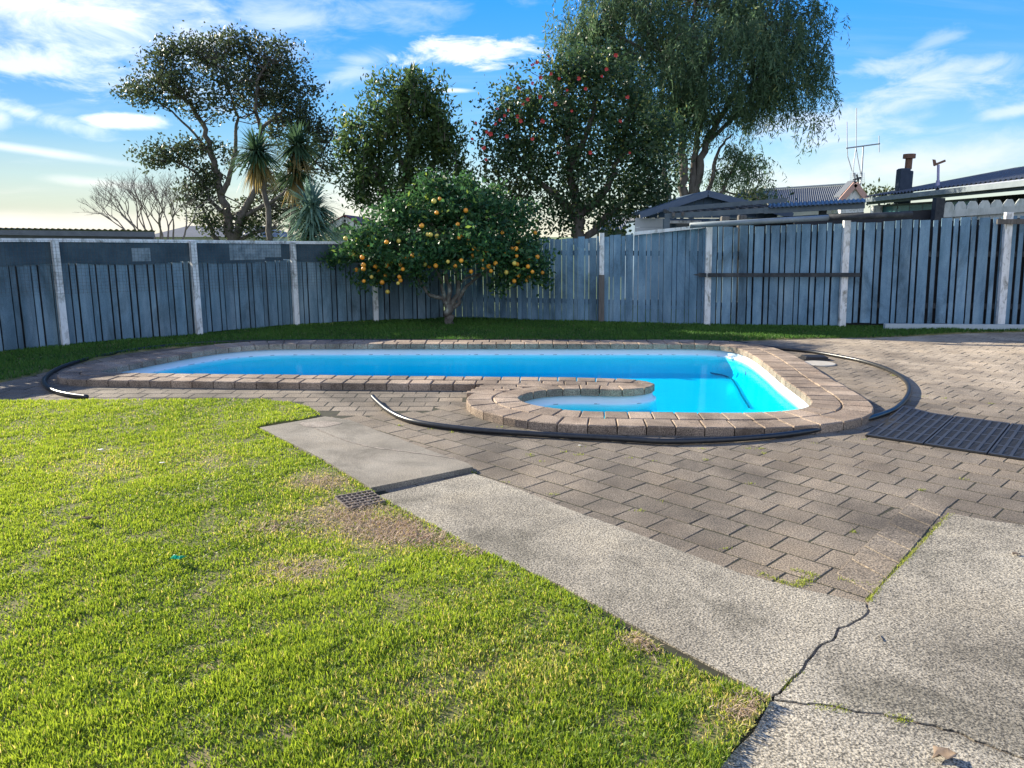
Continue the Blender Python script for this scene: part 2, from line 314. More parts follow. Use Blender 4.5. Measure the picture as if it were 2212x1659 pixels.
M['bark_lichen'] = mat('lichen bark', [(0.06, 0.05, 0.042), (0.11, 0.095, 0.08), (0.17, 0.16, 0.135), (0.38, 0.41, 0.35)], 7, 0.95, 0.6, 40)
M['twig'] = mat('pale bare twig', [(0.16, 0.13, 0.115), (0.24, 0.20, 0.175)], 12, 0.9)
M['orange'] = mat('orange peel', [(0.78, 0.27, 0.015), (0.9, 0.37, 0.03)], 3, 0.45, 0.2, 120, varamt=0.2)
M['yellow_orange'] = mat('ripening peel', [(0.72, 0.5, 0.08), (0.8, 0.58, 0.12)], 3, 0.45, 0.2, 120)
M['red'] = mat('red petals', [(0.4, 0.025, 0.025), (0.52, 0.05, 0.045)], 6, 0.6)
M['shed_blue'] = mat('blue board cladding', [(0.075, 0.135, 0.215), (0.11, 0.175, 0.26)], 4, 0.7, 0.15, 30, stretch=(1, 1, 0.3))
M['shed_roof'] = mat('slate blue roof', [(0.06, 0.095, 0.15), (0.095, 0.135, 0.19)], 4, 0.6)
M['cream_wall'] = mat('cream weatherboard', [(0.48, 0.50, 0.50), (0.58, 0.6, 0.58)], 3, 0.7)
M['iron_roof'] = mat('grey corrugated iron', [(0.085, 0.095, 0.115), (0.125, 0.137, 0.155)], 2, 0.6, metal=0.25)
M['dark_roof'] = mat('dull dark roof', [(0.08, 0.095, 0.115), (0.13, 0.15, 0.175)], 5, 0.75)
M['timber_blue'] = mat('faded timber', [(0.075, 0.105, 0.125), (0.13, 0.16, 0.175)], 7, 0.8)
M['glass'] = mat('window glass', [(0.02, 0.04, 0.055), (0.04, 0.07, 0.09)], 2, 0.08)
M['teal_glass'] = mat('teal blind behind glass', [(0.07, 0.21, 0.23), (0.10, 0.27, 0.29)], 2, 0.25)
M['pink'] = mat('pink barge board', [(0.50, 0.30, 0.25), (0.58, 0.36, 0.30)], 5, 0.7)
M['picket'] = mat('cream picket', [(0.33, 0.36, 0.32), (0.5, 0.53, 0.49), (0.62, 0.63, 0.58)], 7, 0.75, stretch=(1, 1, 0.4))
M['chimney'] = mat('blue grey render', [(0.025, 0.04, 0.065), (0.05, 0.07, 0.10)], 6, 0.9)
M['steel'] = mat('aerial metal', [(0.35, 0.37, 0.4), (0.45, 0.47, 0.5)], 8, 0.5, metal=0.5)
M['rust'] = mat('rust', [(0.12, 0.06, 0.035), (0.22, 0.12, 0.08)], 10, 0.8)
M['lilac'] = mat('lilac pole paint', [(0.35, 0.33, 0.5), (0.45, 0.43, 0.6)], 6, 0.6)
M['green_wall'] = mat('sage wall', [(0.24, 0.32, 0.27), (0.3, 0.38, 0.32)], 3, 0.8)
M['red_trim'] = mat('dark red trim', [(0.16, 0.04, 0.04), (0.2, 0.06, 0.06)], 4, 0.7)
M['gutter'] = mat('grey plastic gutter', [(0.15, 0.185, 0.21), (0.23, 0.27, 0.29)], 4, 0.45)
M['plank'] = mat('pale blue-grey plank', [(0.36, 0.42, 0.45), (0.45, 0.51, 0.54)], 4, 0.7)
M['wrapper'] = mat('green foil wrapper', [(0.0, 0.28, 0.16), (0.02, 0.42, 0.25)], 20, 0.3)
M['paper'] = mat('white scrap', [(0.6, 0.58, 0.52), (0.75, 0.72, 0.66)], 20, 0.8)
M['dryleaf'] = mat('dry leaf', [(0.12, 0.08, 0.05), (0.3, 0.22, 0.15)], 30, 0.8)
M['grass'] = leafmat('grass blade', (0.06, 0.14, 0.018), (0.31, 0.42, 0.055), (0.62, 0.53, 0.28), 0.5, 0.5, (1.4, 1.25, 0.7), 0.3)
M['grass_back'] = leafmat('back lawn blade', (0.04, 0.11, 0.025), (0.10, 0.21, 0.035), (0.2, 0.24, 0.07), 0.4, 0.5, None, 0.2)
M['thatch'] = leafmat('dry clippings', (0.34, 0.24, 0.16), (0.62, 0.47, 0.33), (0.7, 0.58, 0.42), 0.35, 0.7)
M['weed'] = leafmat('weed', (0.2, 0.25, 0.03), (0.42, 0.46, 0.08), (0.52, 0.5, 0.18), 0.5)
M['leaf_dark'] = leafmat('dark evergreen leaf', (0.03, 0.05, 0.025), (0.075, 0.10, 0.045), (0.18, 0.2, 0.08), 0.5)
M['leaf_mid'] = leafmat('mid green leaf', (0.04, 0.075, 0.028), (0.095, 0.16, 0.05), (0.28, 0.33, 0.08), 0.5)
M['leaf_citrus'] = leafmat('citrus leaf', (0.022, 0.07, 0.03), (0.07, 0.16, 0.05), (0.26, 0.36, 0.06), 0.45, 0.35)
M['leaf_camellia'] = leafmat('camellia leaf', (0.025, 0.058, 0.03), (0.075, 0.13, 0.052), (0.26, 0.29, 0.08), 0.45, 0.35)
M['leaf_willow'] = leafmat('willow leaf', (0.045, 0.09, 0.045), (0.13, 0.205, 0.10), (0.33, 0.35, 0.12), 0.5)
M['leaf_sword'] = leafmat('sword leaf', (0.03, 0.07, 0.036), (0.08, 0.14, 0.07), (0.2, 0.23, 0.08), 0.45, 0.4)
M['leaf_yucca'] = leafmat('yucca leaf', (0.12, 0.21, 0.16), (0.22, 0.34, 0.25), (0.32, 0.4, 0.24), 0.45, 0.45)
M['leaf_dead'] = leafmat('dead hanging leaf', (0.2, 0.15, 0.06), (0.34, 0.26, 0.10), (0.4, 0.33, 0.16), 0.4)
M['leaf_shrub'] = leafmat('olive shrub leaf', (0.05, 0.07, 0.03), (0.11, 0.14, 0.05), (0.25, 0.24, 0.1), 0.4)
# water: clear surface with real absorption below
wm = bpy.data.materials.new('pool water'); wm.use_nodes = True; ns, ls = wm.node_tree.nodes, wm.node_tree.links; ns.clear()
o_ = N(ns, 'ShaderNodeOutputMaterial'); tb = N(ns, 'ShaderNodeBsdfTransparent'); gb = N(ns, 'ShaderNodeBsdfGlossy'); gb.inputs['Roughness'].default_value = 0.03
lw = N(ns, 'ShaderNodeLayerWeight'); lw.inputs[0].default_value = 0.5; pw = N(ns, 'ShaderNodeMath', operation='POWER'); pw.inputs[1].default_value = 5.0; ls.new(lw.outputs['Facing'], pw.inputs[0])
fr = N(ns, 'ShaderNodeMath', operation='MULTIPLY_ADD'); fr.inputs[1].default_value = 0.42; fr.inputs[2].default_value = 0.02; ls.new(pw.outputs[0], fr.inputs[0]); mx = N(ns, 'ShaderNodeMixShader')
t = N(ns, 'ShaderNodeTexCoord'); mpn = N(ns, 'ShaderNodeMapping'); mpn.inputs['Scale'].default_value = (1, 2.2, 1); ls.new(t.outputs['Object'], mpn.inputs[0])
no = N(ns, 'ShaderNodeTexNoise'); no.inputs['Scale'].default_value = 6; no.inputs['Detail'].default_value = 4; ls.new(mpn.outputs[0], no.inputs['Vector'])
bp = N(ns, 'ShaderNodeBump'); bp.inputs['Strength'].default_value = 0.09; bp.inputs['Distance'].default_value = 0.02; ls.new(no.outputs[0], bp.inputs['Height'])
ls.new(bp.outputs[0], gb.inputs['Normal']); ls.new(bp.outputs[0], lw.inputs['Normal'])
ls.new(fr.outputs[0], mx.inputs[0]); ls.new(tb.outputs[0], mx.inputs[1]); ls.new(gb.outputs[0], mx.inputs[2]); ls.new(mx.outputs[0], o_.inputs[0])
va = N(ns, 'ShaderNodeVolumeAbsorption'); va.inputs[0].default_value = (0.0, 0.976, 0.9985, 1); va.inputs[1].default_value = 8.5; ls.new(va.outputs[0], o_.inputs['Volume'])
M['water'] = wm

# ------------------------------------------------------------------ pool outline
INNER = [(-4.75, 8.72), (-4.72, 9.0), (-4.54, 9.5), (-4.31, 10.1), (-3.97, 10.68), (-3.5, 10.95), (-2.9, 11.0), (-1, 11.0), (1, 11.0), (2.2, 11.0), (2.78, 10.97), (3.1, 10.75), (3.18, 10.2),
         (3.07, 9.1), (2.97, 8.4), (2.91, 7.7), (2.84, 7.1), (2.68, 6.82), (2.35, 6.66), (1.96, 6.6), (1.34, 6.63), (.79, 6.67), (.5, 6.72), (.3, 6.84), (.13, 7.02), (.06, 7.2), (.08, 7.34), (.15, 7.45),
         (.25, 7.56), (.36, 7.63), (.5, 7.68), (.68, 7.70), (.85, 7.68), (1.02, 7.65), (1.2, 7.66), (1.36, 7.73), (1.48, 7.86), (1.52, 7.98), (1.47, 8.10), (1.34, 8.21), (1.1, 8.29), (.8, 8.33), (0.2, 8.36),
         (-.5, 8.395), (-1.18, 8.43), (-2.1, 8.48), (-3.39, 8.56), (-4.3, 8.63), (-4.6, 8.65)]
loop = np.array(chaikin(INNER, 3))
def resample(pts, n, closed=True):
    q = np.vstack([pts, pts[:1]]) if closed else pts
    s = np.r_[0, np.cumsum(np.hypot(*np.diff(q, axis=0).T))]; t = np.linspace(0, s[-1], n, endpoint=not closed)
    return np.c_[np.interp(t, s, q[:, 0]), np.interp(t, s, q[:, 1])]
loop = resample(loop, 900)
tg = np.roll(loop, -2, 0) - np.roll(loop, 2, 0); tg /= np.linalg.norm(tg, axis=1)[:, None]
nrm = np.c_[-tg[:, 1], tg[:, 0]]                # loop runs clockwise: left normal points out of the water
X, Y = loop.T
wid = np.where((Y < 7.6) | (X > 2.3), 0.27, 0.23); wid = np.where((X > -0.6) & (X < 1.6) & (Y > 7.4) & (Y < 8.42), 0.215, wid)
ker = np.ones(31) / 31; wid = np.convolve(np.r_[wid[-40:], wid, wid[:40]], ker, 'same')[40:-40]
tip = np.exp(-(((X - 1.5) / 0.3) ** 2 + ((Y - 7.98) / 0.34) ** 2) * 1.2); w1 = wid * (1 - 0.35 * tip)
off1 = loop + nrm * w1[:, None]; off2 = loop + nrm * (2 * wid)[:, None]
ixS = next(i for i in range(900) if X[i] < 0.5 and 7.4 < Y[i] < 7.6 and X[i] > 0.1 and i > 400)     # cove end of the second row
ixN = next(i for i in range(ixS, 900) if Y[i] > 8.28 and X[i] < 1.1)                             # neck end of the second row
row2 = np.r_[np.arange(ixN, 900), np.arange(0, ixS + 1)]
cop_out = np.vstack([off2[row2]])               # outer edge of the raised coping (open at the neck)
out_poly = [tuple(p) for p in cop_out]
JL = min(range(len(out_poly)), key=lambda i: (out_poly[i][0] + 0.33) ** 2 + (out_poly[i][1] - 7.95) ** 2)
out_solid = out_poly[JL:]                       # close it straight from the neck to the cove
out_np = np.array(out_solid)

def rows(mb, A, B, L, z0, z1, gap=0.009, seed=1):
    r = random.Random(seed); mid = (A + B) / 2
    s = np.r_[0, np.cumsum(np.hypot(*np.diff(mid, axis=0).T))]; n = max(1, round(s[-1] / L)); st = s[-1] / n
    ip = lambda Q, t: (float(np.interp(t, s, Q[:, 0])), float(np.interp(t, s, Q[:, 1])))
    for k in range(n):
        a, b = k * st + gap / 2, (k + 1) * st - gap / 2
        ts = (a, (a + b) / 2, b)
        pa = [Vector(ip(A, x)) for x in ts]; pb = [Vector(ip(B, x)) for x in ts]
        pa2 = [p + (q - p).normalized() * gap / 2 for p, q in zip(pa, pb)]; pb2 = [q + (p - q).normalized() * gap / 2 for p, q in zip(pa, pb)]
        poly = [tuple(p) for p in pa2] + [tuple(p) for p in reversed(pb2)]
        mb.cur = r.random(); mb.prism(poly, z0, z1 + r.uniform(-0.003, 0.003), 0.008, (r.uniform(-.006, .006), r.uniform(-.006, .006)))
pool = thing('swimming_pool', 'white shelled swimming pool with raised brick coping and a curved entry cove', 'swimming pool', (0, 9, 0))
cop = MB()
close = lambda a: np.vstack([a, a[:1]])
rows(cop, close(loop), close(off1), 0.205, 0.0, 0.075, seed=3)
rows(cop, off1[row2], off2[row2], 0.235, -0.012, 0.073, seed=4)
# infill bricks on the neck between the lane and the cove
r = random.Random(5)
for k, yy in enumerate(np.arange(7.50, 7.95, 0.105)):
    x0 = -0.455 + (yy - 7.5) * 0.36; x1 = -0.12 + max(0, yy - 7.52) * 1.25 + (0.18 if k >= 3 else 0)
    segs = [(x0, (x0 + x1) / 2 + r.uniform(-.04, .04)), None]; segs[1] = (segs[0][1], x1)
    for a, b in segs:
        cop.cur = r.random(); cop.prism([(a + .004, yy), (b - .004, yy), (b - .004, yy + .097), (a + .004, yy + .097)], -0.01, 0.071 + r.uniform(-.003, .002), 0.006)
cop.cur = .5; cop.prism([(1.22 + .27 * math.cos(a), 7.975 + .115 * math.sin(a)) for a in np.linspace(0, 2 * math.pi, 17)[:-1]], 0, .066, .004)
cop.build('coping', M['coping'], pool)
# shell: lip, wall, floor and the entry bench
V = []; F = []; n = len(loop)
prof = [(0.06, 0.0), (0.025, -0.002), (0.02, -0.058), (-0.012, -0.066), (-0.018, -0.10), (-0.03, -0.26), (-0.09, -0.34)]
for (o, z) in prof: V += [(p[0] + q[0] * o, p[1] + q[1] * o, z) for p, q in zip(loop, nrm)]
for k in range(len(prof) - 1):
    for i in range(n): j = (i + 1) % n; F.append((k * n + i, (k + 1) * n + i, (k + 1) * n + j, k * n + j))
mesh_np('shell', V, F, M['shell'], pool, smooth=True)
sheet('pool_floor', [tuple(p) for p in loop[::3]], [], -0.338, M['shell'], pool)
b_idx = [i for i in range(n) if (Y[i] < 7.72 and X[i] < 1.35) or (Y[i] < 6.9 and X[i] < 2.6)]
bench = [tuple(loop[i] + nrm[i] * 0.01) for i in b_idx[::3]]
bl = bench + [(1.42, 7.7), (1.55, 7.05), (2.6, 7.02)]
bm_ = MB(); N_ = len(bl)
top = sheet('bench', bl, [], -0.15, M['shell'], pool)
bm_.add([(*p, -0.15) for p in bl[-4:]] + [(*p, -0.36) for p in bl[-4:]], [(0, 1, 5, 4), (1, 2, 6, 5), (2, 3, 7, 6)]); bm_.add([(*bl[-1], -.15), (*bl[0], -.15), (*bl[0], -.36), (*bl[-1], -.36)], [(0, 1, 2, 3)])
bm_.build('bench_riser', M['shell'], pool)
sc_ = MB(); r = random.Random(17); i = 0            # broken line of grime at the waterline
while i < n:
    L_ = r.randint(1, 2)
    if r.random() < .45:
        for k in range(i, min(i + L_, n)):
            j = (k + 1) % n; a, b = loop[k] - nrm[k] * .0185, loop[j] - nrm[j] * .0185; h0 = r.uniform(.0, .003); sc_.add([(*a, -.079), (*b, -.079), (*b, -.076 + h0), (*a, -.076 + h0)], [(0, 1, 2, 3)])
    i += L_ + r.randint(0, 5)
tag(sc_.build('waterline_grime', M['scum'], pool), kind='stuff')
q = at(1577, 769, 10.955); fit = MB(); fit.tube([(q.x, 10.99, -0.045), (q.x, 10.93, -0.045), (q.x + .01, 10.90, -0.05)], [.035, .035, .022], 10); fit.build('return_fitting', M['black'], pool, True)
# water
wo = [(p[0] + q[0] * 0.022, p[1] + q[1] * 0.022) for p, q in zip(loop, nrm)][::2]
o = sheet('water', wo, [], -0.078, M['water'])
bmm = bmesh.new(); bmm.from_mesh(o.data)
ex = bmesh.ops.extrude_face_region(bmm, geom=bmm.faces[:]); bmesh.ops.translate(bmm, verts=[v for v in ex['geom'] if isinstance(v, bmesh.types.BMVert)], vec=(0, 0, -0.29))
bmesh.ops.recalc_face_normals(bmm, faces=bmm.faces); bmm.to_mesh(o.data); bmm.free(); tag(o, kind='structure')
# thin dark line lying across the pool floor
ln = [P(900, 790, -.35), P(1250, 796, -.35), P(1500, 803, -.35), P(1568, 812, -.35), P(1590, 835, -.35), P(1604, 858, -.35), P(1620, 884, -.35)]
t_ = MB(); t_.tube(catmull([(*P(u, v, -.322), -.322) for u, v in [(1150, 797), (1300, 797), (1440, 799), (1520, 804), (1572, 814), (1590, 832), (1602, 855), (1618, 880)]], 10), 0.010, 6)
tag(t_.build('pool_cleaner_hose', M['pool_line'], None, True), 'thin dark hose lying under water across the pool floor', 'hose')

# ------------------------------------------------------------------ ground, lawn and paving outlines
LAWN = [(-9.5, 7.38), (-5.6, 7.36)] + [P(*p) for p in ((0, 870), (150, 869), (330, 868), (560, 868), (620, 873), (665, 884), (690, 899), (655, 908), (590, 919), (545, 930), (562, 936), (640, 972), (720, 1012), (790, 1060), (812, 1078), (900, 1125), (1000, 1178), (1120, 1235), (1210, 1285), (1330, 1352), (1440, 1425), (1500, 1458), (1600, 1500), (1655, 1520), (1600, 1590), (1550, 1659))] + [(0.35, 1.75), (0.1, 1.35), (-0.5, 0.9), (-9.5, 0.9)]
BACK_FRONT = [(-12, 7.6), (-6.5, 7.9)] + [S(*p) for p in ((0, 1062), (90, 1043), (190, 1016), (320, 986), (455, 968), (640, 956), (900, 947.5), (1350, 945.5), (1841, 948), (1980, 950), (2067, 947), (2157, 943), (2293, 939), (2406, 938), (2519, 934), (2655, 926), (2841, 921))] + [(12, 12.7)]
FL = [(-12.0, 4.6), (-9.3, 7.85), (-7.9, 9.55), (-6.57, 11.2), (-5.15, 12.55), (-3.93, 13.92), (-2.6, 14.6), (-1.32, 15.05)]
FR = [(-1.32, 15.05), (0.15, 14.75), (1.67, 14.4), (3.53, 13.95), (5.88, 13.72), (8.5, 13.4), (11.5, 13.15)]
BACK = BACK_FRONT + [(12, 13.3)] + [(x, y + .1) for x, y in FR[::-1]] + [(x - .05, y + .08) for x, y in FL[::-1][1:]]
jit = lambda pts, a, seed: [(x + random.Random(seed + i).uniform(-a, a), y + random.Random(seed * 7 + i).uniform(-a, a)) for i, (x, y) in enumerate(pts)]
def subdiv(pts, n=4):
    o = []
    for a, b in zip(pts[:-1], pts[1:]):
        for k in range(n): o.append((a[0] + (b[0] - a[0]) * k / n, a[1] + (b[1] - a[1]) * k / n))
    return o + [pts[-1]]
crackA = [S(*p) for p in ((2404, 1675.7), (2412, 1696), (2392, 1721), (2327, 1746), (2314, 1776), (2277, 1793), (2252, 1821), (2212, 1871), (2167, 1916), (2144, 1944))]
crackB = [S(*p) for p in ((2144, 1944), (2200, 1950), (2257, 1956), (2342, 1969), (2447, 1986), (2507, 2001), (2567, 2011), (2643, 2031), (2738, 2069), (2841, 2107), (2960, 2150))]
cA = [crackA[0]] + jit(subdiv(crackA, 3)[1:-1], 0.008, 3) + [crackA[-1]]; cB = [crackB[0]] + jit(subdiv(crackB, 3)[1:-1], 0.008, 9) + [crackB[-1]]
L2 = [P(*p) for p in ((815, 1072), (900, 1120), (1000, 1171), (1091, 1215), (1208, 1266), (1325, 1332), (1480, 1414), (1628, 1491), (1661, 1508))]
R2 = [P(*p) for p in ((1023, 1024), (1130, 1061), (1254, 1110), (1364, 1149), (1479, 1194), (1601, 1240), (1707, 1268), (1872, 1304))]
slab1 = [P(*p) for p in ((560, 932), (640, 918), (703, 907), (757, 915), (947, 988), (1012, 1010), (1023, 1019), (910, 1043), (800, 1065), (700, 1003))]
slab2 = L2[::-1] + R2 + cA[1:]
topE = [S(*p) for p in ((2404.6, 1675), (2437, 1631), (2532, 1535), (2592, 1470), (2633, 1425), (2745, 1446), (2830, 1456), (2960, 1470))]
slab3 = topE + [(3.6, 3.9), (3.6, 2.0)] + cB[::-1][:-1] + cA[::-1][:-1]
slab4 = cB + [(3.6, 1.8), (3.6, 0.6), (-0.6, 0.6), (0.15, 1.2)] + [S(*p) for p in ((1920, 2230), (1991, 2127), (2040, 2075), (2086, 2031), (2131, 1950))]
def inset(poly, d):
    n = len(poly); A = sum(poly[i][0] * poly[(i + 1) % n][1] - poly[(i + 1) % n][0] * poly[i][1] for i in range(n)); sg = 1 if A > 0 else -1
    o = []
    for i in range(n):
        a, b, c = Vector(poly[i - 1]), Vector(poly[i]), Vector(poly[(i + 1) % n])
        t = (c - a).normalized(); o.append((b.x - t.y * d * sg, b.y + t.x * d * sg))
    return o
def slab(name, poly, z1, m, d=0.006):
    pl = inset(poly, d); n = len(pl)
    o = sheet(name, pl, [], z1, m)
    bmx = bmesh.new(); bmx.from_mesh(o.data); bnd = [e for e in bmx.edges if e.is_boundary]
    r_ = bmesh.ops.extrude_edge_only(bmx, edges=bnd); bmesh.ops.translate(bmx, verts=[v for v in r_['geom'] if isinstance(v, bmesh.types.BMVert)], vec=(0, 0, -0.06))
    bmesh.ops.recalc_face_normals(bmx, faces=bmx.faces); bmx.to_mesh(o.data); bmx.free()
    return tag(o, kind='structure')
p1 = slab('path', slab1, 0.034, M['concrete_old']); slab('path', slab2, 0.006, M['concrete']); slab('path', slab3, 0.005, M['concrete']); slab('path', slab4, 0.003, M['concrete'])
st = MB(); cur = [Vector((*P(*p), 0.0365)) for p in ((660, 925), (700, 942), (745, 960), (800, 975), (860, 983), (925, 992), (985, 1001))]
cu = catmull(cur, 6)
for i in range(len(cu) - 1):
    w = 0.008 + 0.004 * math.sin(i * 1.7); st.add([cu[i] + Vector((0, w, 0)), cu[i] - Vector((0, w, 0)), cu[i + 1] - Vector((0, w, 0)), cu[i + 1] + Vector((0, w, 0))], [(0, 1, 2, 3)])
c0 = Vector((*P(690, 925), 0.036)); st.add([c0 + Vector((0.17 * math.cos(a) * (1 + .2 * math.sin(3 * a)), 0.11 * math.sin(a), 0)) for a in np.linspace(0, 2 * math.pi, 16)[:-1]], [tuple(range(15))])
st.build('pale_stain', M['stain'], p1)

hole = [tuple(p) for p in (loop + nrm * 0.12)[::6]]
bed_out = [(-6.6, 6.8), (-2.6, 6.0), (-0.4, 3.0), (-0.4, 0.5), (12.5, 0.5), (12.5, 13.5), (-6.6, 13.5)]
tag(sheet('paving_bed', bed_out, [hole], -0.0024, M['bed']), kind='structure')
tag(sheet('ground', [(-900, -60), (900, -60), (900, 1500), (-900, 1500)], [[(-6.3, 7.2), (-2.4, 6.3), (0, 4), (6, 4), (11.8, 4), (11.8, 12.4), (-6.3, 12.4)]], -0.03, M['ground']), kind='structure')
# pavers laid one by one: two fields of stretcher bond
pv = MB(); r = random.Random(21)
dx, dy = 0.705, -0.709
LAWN_X = inset(LAWN, -0.10)
slabs_poly = [inset(s_, 0.03) for s_ in (slab1, slab2, slab3, slab4)]
header = [S(2317, 1590), S(2425, 1652), S(2632, 1425), S(2542, 1370)]
def field(ang, x0, x1, y0, y1, org, L, Wd, keep):
    c, s = math.cos(ang), math.sin(ang)
    for j in range(-90, 90):
        for i in range(-90, 90):
            ox = i * L + (L / 2 if j % 2 else 0) + (0.02 * math.sin(j * 1.3)); oy = j * Wd
            cx = org[0] + (ox + L / 2) * c - (oy + Wd / 2) * s; cy = org[1] + (ox + L / 2) * s + (oy + Wd / 2) * c
            if not (x0 < cx < x1 and y0 < cy < y1): continue
            g = 0.0026; g2 = 0.0058; q = []
            for (a, b) in ((g, g2), (L - g, g2), (L - g, Wd - g2), (g, Wd - g2)):
                a += r.uniform(-.004, .004); b += r.uniform(-.003, .003)
                q.append((org[0] + (ox + a) * c - (oy + b) * s, org[1] + (ox + a) * s + (oy + b) * c))
            if not keep(cx, cy, q): continue
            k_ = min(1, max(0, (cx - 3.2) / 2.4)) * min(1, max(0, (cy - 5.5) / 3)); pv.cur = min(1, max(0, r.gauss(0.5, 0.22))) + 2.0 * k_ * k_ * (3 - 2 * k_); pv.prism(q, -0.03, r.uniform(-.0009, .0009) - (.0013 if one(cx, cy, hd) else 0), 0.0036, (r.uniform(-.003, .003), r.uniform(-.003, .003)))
one = lambda x, y, poly: bool(inside(np.array([x]), np.array([y]), poly)[0])
allin = lambda q, poly: bool(inside(np.array([p[0] for p in q]), np.array([p[1] for p in q]), poly).all())
def common(cx, cy, q):
    if cy < 1.2 or allin(q, out_solid) or one(cx, cy, hole) or allin(q, BACK) or one(cx, cy, LAWN_X): return False
    return not any(allin(q, s_) for s_ in slabs_poly)
zoneB = [(-7, 6.9), (-1.75, 6.75), (-0.95, 6.95), (-0.45, 7.25), (-0.3, 8.2), (-7, 9)]
hd = inset(header, -0.01)
field(math.atan2(dy, dx), -6.5, 12.2, 1.0, 13.0, P(1023, 1021), 0.24, 0.222, lambda x, y, q: common(x, y, q) and not one(x, y, zoneB))
field(0.0, -7, 0, 6.2, 9, (-6.5, 7.0), 0.24, 0.2, lambda x, y, q: common(x, y, q) and one(x, y, zoneB))
A_ = Vector(header[0]); D_ = Vector(header[3]) - A_; W_ = Vector(header[1]) - A_; nH = 7
for k in range(nH):
    q = [A_ + D_ * ((k + .02) / nH) + W_ * .03, A_ + D_ * ((k + .98) / nH) + W_ * .03, A_ + D_ * ((k + .98) / nH) + W_ * .97, A_ + D_ * ((k + .02) / nH) + W_ * .97]
    pv.cur = r.random(); pv.prism([tuple(p) for p in q][::-1], -0.03, .0035 + r.uniform(-.001, .001), 0.004)
tag(pv.build('patio', M['paver']), kind='structure')

# ------------------------------------------------------------------ lawns
LAWN_B = inset(LAWN, -0.018)
def lawn_z(x, y): return 0.018 + 0.010 * vnoise(x, y, 0.35, 1) + 0.012 * vnoise(x, y, 1.1, 2)
def lawn_base(name, poly, x0, x1, y0, y1, st):
    gx, gy = np.arange(x0, x1, st), np.arange(y0, y1, st); XX, YY = np.meshgrid(gx, gy)
    Z = lawn_z(XX, YY); nx = len(gx)
    ins = inside(XX, YY, poly); ok = (ins[:-1, :-1] | ins[1:, :-1] | ins[:-1, 1:] | ins[1:, 1:])
    used = np.zeros_like(ins); used[:-1, :-1] |= ok; used[1:, :-1] |= ok; used[:-1, 1:] |= ok; used[1:, 1:] |= ok
    for j_, i_ in zip(*np.nonzero(used & ~ins)):     # border vertices sit exactly on the outline
        p = Vector((XX[j_, i_], YY[j_, i_])); best = None
        for k_ in range(len(poly)):
            e0, e1 = Vector(poly[k_ - 1]), Vector(poly[k_]); ee = e1 - e0; t_ = max(0, min(1, (p - e0).dot(ee) / max(ee.length_squared, 1e-9))); c__ = e0 + ee * t_; dd = (c__ - p).length_squared
            if best is None or dd < best[0]: best = (dd, c__)
        XX[j_, i_], YY[j_, i_] = best[1]; Z[j_, i_] = -.004
    jj, ii = np.nonzero(ok); a = jj * nx + ii
    o = mesh_np(name, np.c_[XX.ravel(), YY.ravel(), Z.ravel()], np.c_[a, a + 1, a + nx + 1, a + nx], M['soil'], smooth=True)
    bmx = bmesh.new(); bmx.from_mesh(o.data); bmesh.ops.delete(bmx, geom=[v for v in bmx.verts if not v.link_faces], context='VERTS'); bmx.to_mesh(o.data); bmx.free()
    return tag(o, kind='structure')
lawn_base('lawn', LAWN, -9.5, 1.6, 0.9, 7.5, 0.05)
lawn_base('lawn', BACK, -11.9, 12, 4.7, 15.2, 0.1)
def blades(name, x, y, z, hgt, wdt, var, m, lean=0.5, lmin=0.1):
    n = len(x); a = rng.uniform(0, 2 * np.pi, n); l = rng.uniform(lmin, 1.0, n) * lean; b = a + rng.uniform(-1.2, 1.2, n) + np.pi / 2
    px, py = np.cos(b) * wdt / 2, np.sin(b) * wdt / 2; dxx, dyy = np.cos(a) * hgt * l, np.sin(a) * hgt * l
    up = hgt * np.sqrt(np.maximum(1 - np.minimum(l, 0.99) ** 2, 0.012))
    p0 = np.c_[x - px, y - py, z]; p1 = np.c_[x + px, y + py, z]
    m0 = np.c_[x + dxx * .38 - px * .8, y + dyy * .38 - py * .8, z + up * .6]; m1 = np.c_[x + dxx * .38 + px * .8, y + dyy * .38 + py * .8, z + up * .6]
    t0 = np.c_[x + dxx - px * .12, y + dyy - py * .12, z + up]; t1 = np.c_[x + dxx + px * .12, y + dyy + py * .12, z + up]
    V = np.stack([p0, p1, m0, m1, t0, t1], 1).reshape(-1, 3); k = np.arange(n)[:, None] * 6
    F = np.vstack([k + np.array([0, 1, 3, 2]), k + np.array([2, 3, 5, 4])])
    return tag(mesh_np(name, V, F, m, var=np.r_[var, var]), kind='stuff')
def straw(x, y):                                # dry patches seen in the lawn
    s = np.zeros_like(x)
    for (u, v, rr, st) in ((730, 1120, .30, .95), (830, 1150, .26, .95), (880, 1172, .16, .8), (690, 1050, .22, .8), (640, 1240, .22, .5), (590, 1150, .22, .4), (420, 1000, .3, .3), (250, 1010, .4, .3), (1100, 1440, .35, .4), (1400, 1395, .10, .9), (1620, 1560, .16, .85), (1500, 1480, .12, .5), (900, 1550, .3, .25), (1050, 1300, .25, .2), (980, 1180, .1, .6)):
        cx, cy = P(u, v); s = np.maximum(s, st * np.exp(-((x - cx) ** 2 + (y - cy) ** 2) / rr ** 2 * 1.2))
    return s
def fill_lawn(poly, dens, x0, x1, y0, y1):
    n = int((x1 - x0) * (y1 - y0) * dens); x = rng.uniform(x0, x1, n); y = rng.uniform(y0, y1, n); k = inside(x, y, poly); return x[k], y[k]
gx, gy = [], []
for (a, b, dn) in ((1.2, 2.9, 42000), (2.9, 3.8, 30000), (3.8, 5.0, 21000), (5.0, 6.2, 15000), (6.2, 7.5, 12000)):
    x, y = fill_lawn(LAWN_B, dn, -0.72 * b - 0.45, 1.3, a, b); gx.append(x); gy.append(y)
